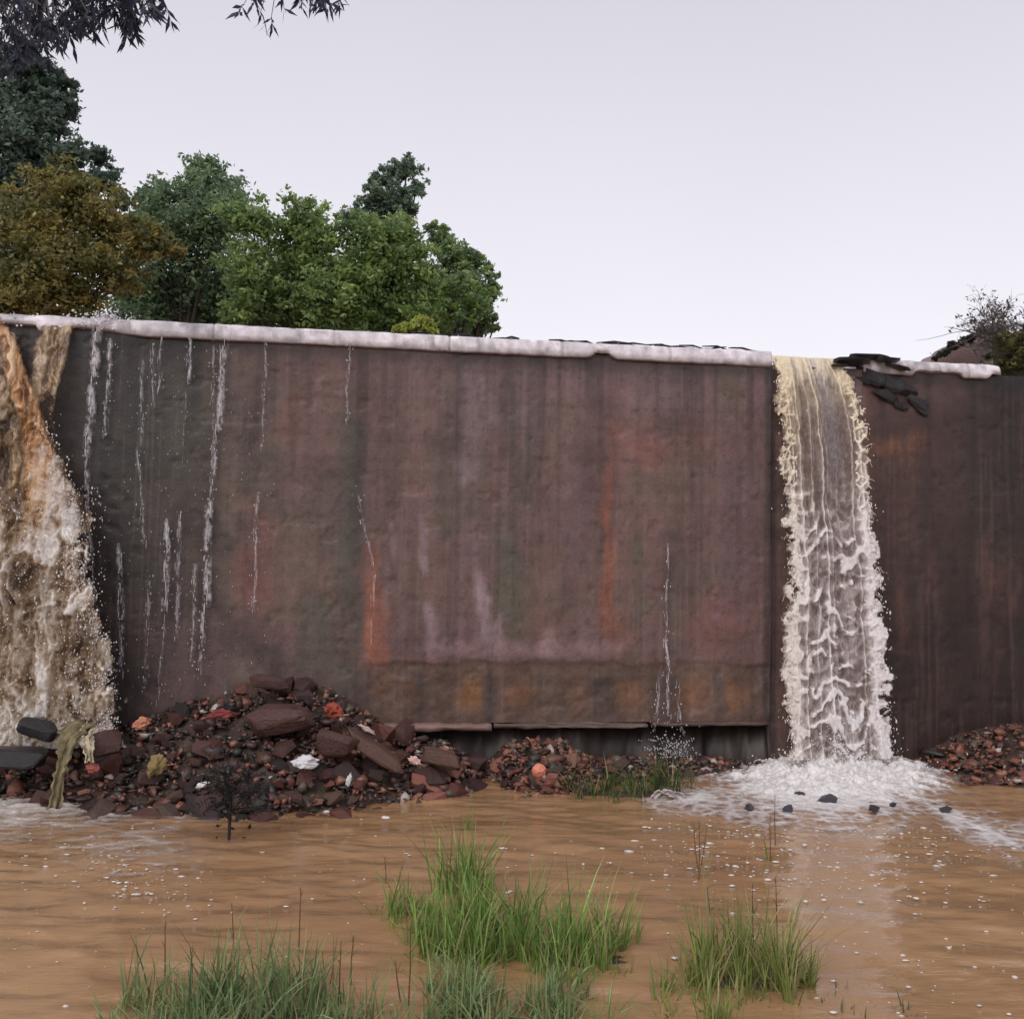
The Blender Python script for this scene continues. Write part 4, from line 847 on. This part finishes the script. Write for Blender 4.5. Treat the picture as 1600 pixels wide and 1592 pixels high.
# flotsam on the crest
def flotsam(label, x0, x1, y, seed, h=.05):
    root = empty('flotsam', wp(onwall((x0 + x1) / 2, y, -.2)[0], -.2, TOPZ + .02)); tag(root, label, 'flotsam', 'flotsam along the crest'); rnd = random.Random(seed); ua, ub = onwall(x0, y)[0], onwall(x1, y)[0]
    b = MB()
    for q in range(26):
        u_ = rnd.uniform(ua, ub); L = rnd.uniform(.12, .4); a_ = rnd.gauss(0, .15); d_ = rnd.uniform(-.32, -.1); z_ = TOPZ + .03 + rnd.random() * h * (1 - abs((u_ - ua) / (ub - ua) - .5))
        b.tube([wp(u_ - L / 2, d_, z_) - np.array(root.location), wp(u_, d_ + a_ * .3, z_ + rnd.uniform(0, .02)) - np.array(root.location), wp(u_ + L / 2, d_ + a_, z_ - .01) - np.array(root.location)], [.006, .012, .005], 5)
    b.build('stick', M['darktwig'], root)['kind'] = 'stuff'
    for q in range(7):
        s_ = rnd.uniform(.05, .10); put(WS[q % 5], wp(rnd.uniform(ua + .1, ub - .1), -.2, TOPZ + .02), s_, root, 'clod', (0, 0, rnd.uniform(0, 6)), (1.8, 1, .38))
flotsam('dark flotsam of sticks lying along the coping left of the notch', 1040, 1192, 545, 1)
flotsam('thin line of dark flotsam on the crest right of the trees', 860, 1000, 535, 2, .03)
flotsam('brown flotsam on the crest below the end of the trees', 590, 830, 522, 3, .03)

# ------------------------------------------------------------------ trees
def leaf_quads(P, size, seed, asp=.5, droop=.0, up_bias=.3):
    r = np.random.default_rng(seed); n = len(P)
    nrm = r.normal(size=(n, 3)); nrm[:, 2] = np.abs(nrm[:, 2]) + up_bias; nrm /= np.linalg.norm(nrm, axis=1)[:, None]
    a = r.normal(size=(n, 3)); a[:, 2] -= droop; a -= nrm * (a * nrm).sum(1)[:, None]; a /= np.linalg.norm(a, axis=1)[:, None]; b = np.cross(nrm, a)
    L = (size * r.uniform(.6, 1.35, n))[:, None]; Wd = L * asp
    V = np.stack([P - a * L * .5, P + b * Wd * .5 + a * L * .02, P + a * L * .5, P - b * Wd * .5 + a * L * .02], 1).reshape(-1, 3)
    return V, np.arange(n * 4).reshape(n, 4)
def tree(name, label, clumps, Yd, c1, c2, seed, leaf=.12, dens=1.0, cat='tree', base_px=None, jit=.5, group='trees beyond the dam', asp=.5, limbs=True):
    """clumps: (x, y, r) surveyed in photograph pixels at distance Yd; the crown gets real depth around it"""
    r = np.random.default_rng(seed); rnd = random.Random(seed); ppm = F / Yd
    bx = base_px if base_px is not None else np.mean([c[0] for c in clumps]); B = atY(bx, 560, Yd); B[2] = TOPZ - .15
    root = empty(name, B); tag(root, label, cat, group); tr = MB(); cen = []
    for (x, y, rp_) in clumps:
        c = atY(x, y, Yd); c[1] += r.normal(0, jit * rp_ / ppm); cen.append((c, rp_ / ppm))
    zt = max(c[0][2] for c in cen); mid = np.mean([c[0] for c in cen], 0); fork = B + (mid - B) * .35
    hgt_ = max(.5, zt - B[2]); rad = .016 * hgt_ + .025
    Ps, Cs = [], []
    if limbs: tr.tube([B - [0, 0, .4], B + (fork - B) * .5 + [.05, 0, 0], fork], [rad * 1.3, rad, rad * .8], 8)
    for (c, rr) in cen:
        m1 = fork + (c - fork) * .5 + r.normal(0, .06, 3) * rr
        if limbs: tr.tube([fork, m1, c, c + r.normal(0, .3, 3) * rr + [0, 0, .3 * rr]], [rad * .5, rad * .3, rad * .13, rad * .05], 5)
        else: tr.tube([c - [0, 0, rr * 1.3], c], [rad * .2, rad * .1], 4)
        ns = max(12, int(95 * (rr / .7) ** 1.4)); d = r.normal(size=(ns, 3)); d /= np.linalg.norm(d, axis=1)[:, None]; sub = c + d * rr * np.where(r.random((ns, 1)) < .22, r.uniform(1.0, 1.5, (ns, 1)), r.uniform(.45, 1.0, (ns, 1))) * [1, 1, .9]
        for q in range(0, ns, 5): tr.tube([c, (c + sub[q]) / 2 + r.normal(0, .04, 3), sub[q]], [rad * .12, rad * .07, rad * .03], 4)
        nl = int(30 * dens * (.12 / leaf) ** 1.2)
        for sp in sub:
            k = int(nl * r.uniform(.5, 1.4)); sg = .155 * min(rr, .9) * r.uniform(.7, 1.3); p = sp + r.normal(0, 1, (k, 3)) * sg * [1.1, 1.1, .75]; Ps.append(p)
            tcol = np.clip(r.normal(.55, .34), 0, 1.15); Cs.append(np.clip((np.array(c1) * (1 - tcol) + np.array(c2) * tcol) * r.uniform(.8, 1.6, (k, 1)) * 1.5, .005, .55))
    tr.build('trunk' if limbs else 'stems', M['bark'], root)
    for ch in root.children:
        me = ch.data; co = np.empty(len(me.vertices) * 3, np.float32); me.vertices.foreach_get('co', co); co = co.reshape(-1, 3) - B.astype(np.float32); me.vertices.foreach_set('co', co.ravel()); me.update()
    P = np.vstack(Ps); Cc = np.vstack(Cs); V, Q = leaf_quads(P - B, leaf, seed + 1, asp)
    o = link('crown', npmesh('crown', V, Q, np.repeat(Cc, 4, 0)), M['leaf'], root); o['kind'] = 'stuff'
    return root
DG, MG, LG = (.06, .095, .055), (.085, .13, .055), (.19, .25, .09); OL, YB = (.065, .080, .036), (.21, .175, .058)
tree('shrub', 'dark undergrowth behind the wall between olive tree and middle trees', [(200, 480, 50), (270, 470, 55), (340, 480, 50), (400, 490, 45)], 23, DG, MG, 601, .13, 1.0, 'shrub', group='undergrowth behind the dam')
tree('shrub', 'dark undergrowth behind the wall under the right group of trees', [(470, 490, 45), (540, 490, 50), (610, 490, 50), (680, 500, 40), (730, 510, 32)], 23, DG, MG, 602, .13, 1.0, 'shrub', group='undergrowth behind the dam')
tree('tree', 'bluish green tree with a pointed top left of the gap', [(330, 275, 30), (310, 300, 34), (350, 305, 34), (245, 305, 24), (235, 325, 24), (285, 320, 40), (350, 345, 50), (290, 365, 55), (245, 375, 40), (330, 410, 60), (270, 430, 55), (320, 470, 50), (240, 480, 44), (200, 450, 36)], 21, (.08, .12, .085), (.17, .23, .12), 603, .12)
tree('tree', 'bright green bushy tree in the middle of the tree line', [(400, 350, 38), (455, 345, 36), (490, 355, 34), (430, 390, 55), (495, 400, 48), (400, 430, 50), (460, 445, 60), (415, 475, 40), (500, 480, 40), (370, 490, 34), (460, 500, 34)], 18.5, MG, LG, 604, .115)
tree('tree', 'tallest slender tree rising behind the right of the tree line', [(612, 272, 20), (637, 270, 18), (595, 285, 18), (590, 310, 24), (650, 300, 17), (625, 315, 24), (560, 335, 22), (545, 345, 14), (600, 340, 30), (640, 330, 15)], 22, (.08, .12, .095), (.17, .22, .15), 605, .11, 1.2)
tree('tree', 'dense yellow-green tree below the tallest slender tree', [(575, 365, 40), (625, 360, 34), (605, 395, 50), (560, 410, 46), (640, 410, 36), (590, 450, 60), (540, 465, 45), (645, 460, 40), (600, 500, 36), (550, 505, 30), (650, 500, 26)], 18.5, MG, (.18, .24, .08), 606, .115)
tree('tree', 'loose dark green tree at the right end of the tree line', [(684, 360, 16), (690, 378, 18), (706, 400, 26), (725, 398, 12), (742, 410, 16), (690, 420, 38), (735, 438, 28), (766, 422, 12), (772, 445, 10), (755, 465, 22), (720, 475, 42), (762, 490, 12), (745, 505, 22), (772, 513, 9), (680, 490, 40)], 20.5, (.075, .115, .075), (.20, .27, .10), 607, .11, 1.1)
tree('shrub', 'small bright yellow-green bush at the right foot of trees', [(715, 455, 26), (728, 480, 24), (705, 490, 24)], 17.5, MG, (.12, .17, .04), 608, .10, 1.0, 'shrub', group='undergrowth behind the dam')
tree('tree', 'tall dark blue-green tree at the left edge behind the olive tree', [(10, 105, 44), (60, 112, 30), (95, 130, 18), (-40, 90, 60), (20, 150, 48), (75, 150, 34), (95, 165, 22), (30, 215, 60), (90, 205, 26), (20, 290, 70), (120, 250, 26), (150, 245, 20), (165, 285, 26), (110, 290, 30), (180, 310, 18), (60, 260, 50), (-60, 200, 80), (-80, 330, 90)], 17, (.05, .075, .065), (.12, .16, .12), 609, .11, 1.2)
tree('tree', 'olive-brown tree leaning over the crest above the left waterfall', [(80, 275, 34), (120, 290, 36), (60, 320, 50), (150, 335, 42), (100, 365, 60), (190, 375, 42), (230, 380, 30), (262, 388, 22), (283, 392, 10), (40, 400, 65), (130, 425, 60), (190, 425, 34), (60, 460, 50), (120, 475, 34), (-30, 350, 70), (-50, 440, 70), (20, 485, 22), (90, 490, 16)], 13.6, OL, YB, 610, .085, 1.15, base_px=-20)
tree('crest_plant', 'small bright green plant sprouting from the coping below the trees', [(650, 502, 15), (665, 508, 13), (636, 511, 11), (676, 514, 9), (625, 516, 7)], 9.85, (.16, .20, .04), (.32, .36, .09), 611, .07, .6, 'plant', group=None, limbs=False)

# ------------------------------------------------------------------ gum tree: drooping boughs over the upper left corner
gum = empty('gum_tree', (-9.5, 13.0, TOPZ - .2)); tag(gum, 'dark slender-leaved tree whose drooping boughs hang into the top left corner', 'tree', 'trees beyond the dam')
gl = np.array(gum.location); rnd = random.Random(5); tr = MB(); lv = []; lc = []
tr.tube([gl * 0 - [0, 0, .4], (.2, -.2, 1.4), (.6, -.6, 2.6), (1.0, -1.0, 3.6)], [.24, .2, .16, .12], 8)
crown_start = np.array((1.0, -1.0, 3.6))
def bough(p0, p1, n_tw, spread, r_):
    sag = np.array([0, 0, .5]); mid = (p0 + p1) / 2 + sag; tr.tube([p0, mid, p1], [r_, r_ * .6, r_ * .25], 6); return mid
def twig_leaves(P, L, n, scale, dirv):
    """one hanging twig with long narrow leaves"""
    pts = [P + dirv * L * t_ + np.array([0, 0, -.9 * L * t_ * t_]) for t_ in (0, .35, .7, 1)]; tr.tube(pts, [.006, .005, .004, .002], 4)
    for k in range(n):
        t_ = rnd.uniform(.1, 1.05); i = min(2, int(t_ * 3)); q = pts[i] + (pts[i + 1] - pts[i]) * min(1, t_ * 3 - i)
        a = np.array([rnd.gauss(0, .55), rnd.gauss(0, .55), -rnd.uniform(.3, 1.1)]) + dirv * .4; a /= np.linalg.norm(a); s_ = np.cross(a, np.array([rnd.gauss(0, 1), rnd.gauss(0, 1), rnd.gauss(0, .4)])); s_ /= np.linalg.norm(s_)
        ln = scale * rnd.uniform(.6, 1.25); w_ = ln * .115; lv.append([q, q + a * ln * .4 + s_ * w_, q + a * ln, q + a * ln * .45 - s_ * w_]); lc.append(np.array([.035, .040, .062]) * rnd.uniform(.6, 1.5))
YB_ = 7.6
targets = [(x, y, 1.0) for x, y in ((10, 10), (40, 20), (75, 5), (110, 15), (140, 5), (165, 15), (190, -5), (215, 20), (20, 60), (60, 50), (100, 40), (150, 40), (30, 95), (60, 85), (5, 80), (235, 10), (180, 35), (200, 45), (125, 30), (85, 70), (0, 40), (-40, 30), (-40, 90))]
hub1 = atY(60, -90, YB_) - gl; tr.tube([crown_start, (crown_start + hub1) / 2 + [0, 0, .6], hub1], [.09, .05, .025], 6); hub2 = atY(440, -110, YB_) - gl; tr.tube([hub1, (hub1 + hub2) / 2 + [0, 0, .15], hub2], [.022, .016, .010], 5)
for x, y, k in targets:
    for q in range(4):
        P = atY(x + rnd.gauss(0, 14), y - 28 + rnd.gauss(0, 12), YB_ + rnd.gauss(0, .5)) - gl; tr.tube([hub1 + (P - hub1) * .02, (hub1 + P) / 2 + [0, 0, .06], P], [.010, .007, .005], 4)
        twig_leaves(P, rnd.uniform(.14, .26), 20, .125, np.array([rnd.uniform(-.3, .7), rnd.gauss(0, .4), -.1]))
for x, y, nn in ((395, 22, 7), (382, 30, 6), (412, 42, 6), (425, 50, 6), (400, 10, 6), (440, 14, 8), (455, 12, 9), (480, 10, 14), (495, 8, 16), (510, 8, 16), (520, 14, 12), (470, 0, 12), (500, -4, 14), (515, -2, 12), (485, -6, 12)):
    P = atY(x + rnd.gauss(0, 5), y - 22, YB_ + rnd.gauss(0, .3)) - gl; tr.tube([hub2, (hub2 + P) / 2 + [.02, 0, .03], P], [.007, .005, .003], 4); twig_leaves(P, rnd.uniform(.10, .17), nn, .12, np.array([rnd.uniform(-.3, .5), rnd.gauss(0, .3), -.1]))
tr.build('trunk', M['bark'], gum)
lv = np.array(lv); n = len(lv); o = link('crown', npmesh('crown', lv.reshape(-1, 3), np.arange(4 * n).reshape(n, 4), np.repeat(np.array(lc), 4, 0)), M['leaf'], gum); o['kind'] = 'stuff'

# ------------------------------------------------------------------ bare bush on the right bank
bb = empty('bare_bush', wp(onwall(1592, 520, -.6)[0] + .05, -.6, zab - .06)); tag(bb, 'bare twiggy bush on top of the right bank', 'bush'); bl_ = np.array(bb.location); b = MB(); rnd = random.Random(9); lf = []; lfc = []
def grow(P, d, L, r_, lev):
    pts = [P]; 
    for k in range(4): d = d + np.array([rnd.gauss(0, .16), rnd.gauss(0, .16), rnd.gauss(0, .12)]); d /= np.linalg.norm(d); pts.append(pts[-1] + d * L / 4)
    b.tube(pts, [r_, r_ * .85, r_ * .7, r_ * .55, r_ * .35], 4)
    if lev > 0:
        for q in range(5):
            j = rnd.randint(1, 4); nd = d + np.array([rnd.gauss(0, .7), rnd.gauss(0, .5), rnd.gauss(0, .5)]); nd /= np.linalg.norm(nd); grow(pts[j], nd, L * rnd.uniform(.45, .75), r_ * .6, lev - 1)
    else:
        for q in range(1): lf.append(pts[rnd.randint(1, 4)] + np.array([rnd.gauss(0, .02) for _ in range(3)])); lfc.append(np.array([.13, .105, .095]) * rnd.uniform(.5, 1.6))
for k in range(15): grow(np.array([rnd.uniform(-.25, .9), rnd.gauss(0, .15), 0]), np.array([rnd.uniform(-1.1, .5), rnd.gauss(0, .3), rnd.uniform(.35, 1.0)]), rnd.uniform(.3, .48), .009, 3)
grow(np.array([-.15, 0, .12]), np.array([-1.0, 0, .12]), .75, .007, 1)
b.build('branches', M['twig'], bb); V, Q = leaf_quads(np.array(lf), .05, 3); o = link('dead_leaves', npmesh('dead_leaves', V, Q, np.repeat(np.array(lfc), 4, 0)), M['leaf'], bb); o['kind'] = 'stuff'
# creeping growth on the parapet and bank
tree('creeper', 'low green creeper covering the bank beside the short post', [(1585, 545, 24), (1600, 530, 24), (1580, 575, 18), (1610, 560, 26)], 10.82, (.035, .034, .016), (.085, .078, .03), 612, .05, .7, 'plant', group=None, limbs=False)
tree('creeper', 'dark ragged weeds growing along the top of broken parapet', [(1486, 543, 6), (1492, 539, 7), (1500, 535, 7), (1508, 532, 7), (1516, 528, 6), (1524, 524, 5), (1470, 554, 5), (1462, 559, 4), (1533, 518, 5), (1478, 549, 5)], 12.0, (.03, .035, .03), (.06, .06, .045), 613, .04, .8, 'plant', group=None, limbs=False)

# ------------------------------------------------------------------ dead shrub standing in the water before the heap
ds = empty('dead_shrub', atZ(357, 1312)); tag(ds, 'black dead shrub standing in the water below the rubble heap', 'shrub'); b = MB(); rnd = random.Random(14)
def grow2(P, d, L, r_, lev):
    pts = [P]
    for k in range(3): d = d + np.array([rnd.gauss(0, .2), rnd.gauss(0, .15), rnd.gauss(0, .1)]); d /= np.linalg.norm(d); pts.append(pts[-1] + d * L / 3)
    b.tube(pts, [r_, r_ * .8, r_ * .6, r_ * .3], 5)
    if lev:
        for q in range(4): nd = d + np.array([rnd.gauss(0, .8), rnd.gauss(0, .4), rnd.uniform(-.5, .3)]); nd /= np.linalg.norm(nd); grow2(pts[rnd.randint(1, 3)], nd, L * rnd.uniform(.5, .8), r_ * .6, lev - 1)
b.tube([(0, 0, -.2), (.005, 0, .15), (.01, .01, .34)], [.015, .013, .010], 6)
for k in range(16): grow2(np.array([.005, .005, rnd.uniform(.12, .34)]), np.array([rnd.uniform(-.9, .9), rnd.gauss(0, .35), rnd.uniform(.2, 1.1)]), rnd.uniform(.14, .26), .007, 2)
DL = []
for q in range(170): a_ = rnd.random() * 6.28; q_ = math.sqrt(rnd.random()); DL.append((.30 * q_ * math.cos(a_), .15 * q_ * math.sin(a_), .36 + rnd.gauss(0, .13)))
V, Q = leaf_quads(np.array(DL), .06, 77, .45); link('dead_leaves', npmesh('dead_leaves', V, Q, np.tile([.022, .022, .026], (len(V), 1))), M['leaf'], ds)['kind'] = 'stuff'
b.build('branches', M['darktwig'], ds)

# ------------------------------------------------------------------ grass
def blades(root_loc, tufts, seed, cols, wid=(.0028, .0058), curl=.5, dry=.08):
    """tufts: (dx, dy, radius, height, count)"""
    r = np.random.default_rng(seed); Vs, Qs, Cs = [], [], []; off = 0
    many = []
    for (dx, dy, rad, hgt_, cnt) in tufts:
        k = max(1, cnt // 20)
        for q in range(k):
            a_ = r.random() * 6.283; q_ = rad * 1.55 * math.sqrt(r.random()); many.append((dx + q_ * math.cos(a_), dy + q_ * math.sin(a_), rad * .33, hgt_ * (r.uniform(.35, 1.08) if q else 1.05), max(4, int(.95 * cnt / k * r.uniform(.5, 1.4)))))
    for (dx, dy, rad, hgt_, cnt) in many:
        n = cnt; a = r.random(n) * 2 * math.pi; rr = rad * np.sqrt(r.random(n)); bx = dx + rr * np.cos(a); by = dy + rr * np.sin(a)
        az = r.random(n) * 6.283; lean = np.abs(r.normal(.06, .17, n)) + .12 * r.random(n); L = hgt_ * r.uniform(.45, 1.12, n); w = r.uniform(*wid, n); cv = np.abs(r.normal(curl, .35, n)) * (r.random(n) < .75)
        t_ = np.array([0, .3, .55, .8, 1.0]); ang = lean[:, None] + cv[:, None] * t_[None] ** 1.6 * 1.25
        seg = np.diff(t_, prepend=0)[None] * L[:, None]; hx = np.cumsum(np.sin(ang) * seg, 1); hz = np.cumsum(np.cos(ang) * seg, 1)
        cx = bx[:, None] + hx * np.cos(az)[:, None]; cy = by[:, None] + hx * np.sin(az)[:, None]; cz = hz - .06
        pa = az + math.pi / 2 + r.normal(0, .6, n); wt = w[:, None] * np.array([.8, 1, .9, .55, .06])[None]
        Lf = np.stack([cx - wt * np.cos(pa)[:, None], cy - wt * np.sin(pa)[:, None], cz], -1); Rg = np.stack([cx + wt * np.cos(pa)[:, None], cy + wt * np.sin(pa)[:, None], cz], -1)
        V = np.stack([Lf, Rg], 2).reshape(n * 10, 3); q = np.array([[2 * k, 2 * k + 1, 2 * k + 3, 2 * k + 2] for k in range(4)]); Q = (q[None] + (np.arange(n) * 10)[:, None, None]).reshape(-1, 4) + off; off += n * 10
        m_ = r.random(n)[:, None]; c = np.array(cols[0]) * (1 - m_) + np.array(cols[1]) * m_; dr = r.random(n) < dry; c[dr] = np.array([.36, .29, .15]) * r.uniform(.6, 1.2, (dr.sum(), 1)); Cs.append(np.repeat(c * r.uniform(.75, 1.25, (n, 1)), 10, 0)); Vs.append(V); Qs.append(Q)
    return npmesh('blades', np.vstack(Vs), np.vstack(Qs), np.vstack(Cs))
def clump(label, spots, seed, cols, mound=None, stems=(), curl=.55, dry=.13, name='grass_clump', group='grass clumps in the pond', wid=(.0028, .0058)):
    """spots: (x, y of foot, radius m, y of top, count)"""
    P0 = atZ(spots[0][0], spots[0][1]); root = empty(name, P0); tag(root, label, 'grass', group); tf = []
    for (x, y, rad, yt, cnt) in spots:
        P = atZ(x, y); h_ = (y - yt) / F * P[1] * 1.02 + .05; tf.append((P[0] - P0[0], P[1] - P0[1], rad, h_, cnt))
    o = link('blades', blades(P0, tf, seed, cols, curl=curl, dry=dry, wid=wid), M['grass'], root); o['kind'] = 'stuff'
    for (mx_, my_, rx, ry, hz) in (mound or ()):
        C0 = atZ(mx_, my_) - P0; k = 26; V = []; 
        for i in range(9):
            for j in range(k):
                w_ = 2 * math.pi * j / k; q = i / 8 * (1 + .35 * (float(fbm(math.cos(w_) * 1.5 + mx_, math.sin(w_) * 1.5, s=seed)) - .5) * 2); V.append((C0[0] + rx * q * math.cos(w_), C0[1] + ry * q * math.sin(w_), hz * (1 - (i / 8) ** 2) - .02 + .02 * (float(fbm(math.cos(w_) * i * .6, math.sin(w_) * i * .6 + mx_, s=seed + 1)) - .5)))
        Q = np.array([(i * k + j, i * k + (j + 1) % k, (i + 1) * k + (j + 1) % k, (i + 1) * k + j) for i in range(8) for j in range(k)])
        link('mud_mound', npmesh('mud_mound', np.array(V), Q[:, ::-1]), M['mud'], root, True)
    for (x, y, xt, yt) in stems:
        P = atZ(x, y); T = atY(xt, yt, P[1]); b = MB(); b.tube([P - P0 - [0, 0, .05], (P + T) / 2 - P0 + [un(-.01, .01), 0, 0], T - P0], [.004, .0032, .0018], 5, (.16, .10, .055))
        dv = T - P
        for q in range(4): a_ = P + dv * un(.55, .98); b.tube([a_ - P0, a_ - P0 + np.array([un(-.04, .04), un(-.03, .03), un(.01, .05)])], [.002, .001], 4, (.2, .13, .07))
        b.build('dry_stem', M['grass'], root)
    return root
GR = ((.11, .20, .045), (.32, .46, .12)); GD = ((.11, .18, .075), (.31, .40, .17)); GY = ((.13, .19, .05), (.36, .40, .12))
clump('tallest bright green grass clump standing in the pond near centre', [(745, 1478, .20, 1330, 420), (700, 1455, .16, 1345, 260), (650, 1440, .13, 1345, 170), (780, 1465, .14, 1330, 260), (722, 1390, .13, 1262, 260), (625, 1420, .10, 1350, 90), (745, 1490, .12, 1400, 160), (690, 1500, .14, 1430, 130), (770, 1520, .16, 1450, 150)], 701, GR, [(735, 1470, .32, .22, .03)], [(602, 1384, 601, 1340)])
clump('green grass clump right of the tallest clump in the pond', [(880, 1500, .15, 1350, 300), (850, 1505, .13, 1420, 180), (920, 1490, .16, 1400, 220), (968, 1470, .08, 1378, 60), (900, 1512, .16, 1450, 160)], 702, GR, [(905, 1500, .36, .14, .03)], curl=.35)
clump('broad low blue-green grass clump at the lower left', [(290, 1590, .20, 1480, 300), (370, 1575, .22, 1440, 380), (440, 1580, .22, 1465, 380), (500, 1600, .18, 1510, 260), (240, 1610, .15, 1530, 200), (400, 1625, .30, 1530, 420), (310, 1635, .26, 1550, 300), (480, 1640, .2, 1560, 200), (525, 1620, .10, 1530, 80)], 703, GD, [(390, 1610, .62, .30, .05)], [(258, 1540, 258, 1440), (365, 1560, 362, 1410), (466, 1500, 470, 1385), (548, 1540, 553, 1460), (530, 1560, 533, 1470), (300, 1540, 297, 1480)], curl=.75)
clump('loose grass clump at the bottom edge right of the broad low clump', [(770, 1600, .20, 1500, 260), (710, 1610, .18, 1520, 220), (830, 1610, .18, 1530, 220), (740, 1570, .14, 1480, 140), (890, 1620, .14, 1540, 130), (800, 1650, .3, 1560, 260), (660, 1620, .12, 1550, 90), (760, 1550, .16, 1480, 160), (830, 1560, .16, 1490, 160), (700, 1565, .14, 1500, 110), (880, 1565, .14, 1500, 110)], 704, GD, [(780, 1615, .52, .2, .05)], [(638, 1566, 641, 1448), (628, 1560, 618, 1500)], curl=.8, dry=.16)
clump('sparse yellow-green grass clump with tall stems at the lower right', [(1150, 1520, .13, 1395, 220), (1115, 1530, .12, 1410, 160), (1245, 1530, .06, 1400, 110), (1195, 1525, .13, 1400, 160), (1080, 1560, .16, 1500, 190), (1150, 1570, .2, 1510, 180), (1240, 1560, .10, 1450, 90), (1060, 1590, .12, 1520, 110)], 705, GY, [(1160, 1535, .34, .13, .035), (1080, 1575, .22, .12, .02)], [(1180, 1500, 1176, 1380), (1120, 1490, 1105, 1385), (1215, 1480, 1212, 1370)], curl=.4, dry=.14, wid=(.0025, .0055))
clump('thin brown weed standing alone in the water below the foam', [(1092, 1372, .03, 1310, 8)], 706, GY, None, [(1092, 1375, 1093, 1285), (1092, 1360, 1084, 1285), (1094, 1350, 1104, 1295)], name='weed', dry=.8)
clump('single thin reed rising in front of the right foam', [(1204, 1340, .02, 1300, 5)], 707, GY, None, [(1204, 1345, 1203, 1270), (1212, 1320, 1211, 1240)], name='reed', dry=.5)
clump('green weeds at the waterline between brick rubble and white foam', [(930, 1240, .16, 1172, 170), (985, 1238, .16, 1180, 170), (1030, 1236, .13, 1165, 130), (900, 1244, .12, 1200, 90), (960, 1246, .2, 1200, 120), (1070, 1236, .14, 1196, 90)], 708, ((.03, .06, .018), (.10, .16, .04)), [(980, 1242, .62, .2, .05)], curl=.9, dry=.2, name='waterline_weeds', group='weeds at the wall foot')
clump('flattened grey-green grass half under water at the lower right', [(1330, 1560, .14, 1540, 70), (1390, 1575, .16, 1550, 80), (1300, 1590, .14, 1570, 60), (1430, 1590, .12, 1572, 40)], 709, ((.07, .09, .06), (.16, .17, .12)), [(1355, 1580, .34, .12, .008)], curl=1.6, dry=.2)
clump('pale tuft of bright grass at the head of the tallest clump', [(728, 1300, .05, 1262, 40)], 710, GY, None, curl=.4, name='grass_tuft')
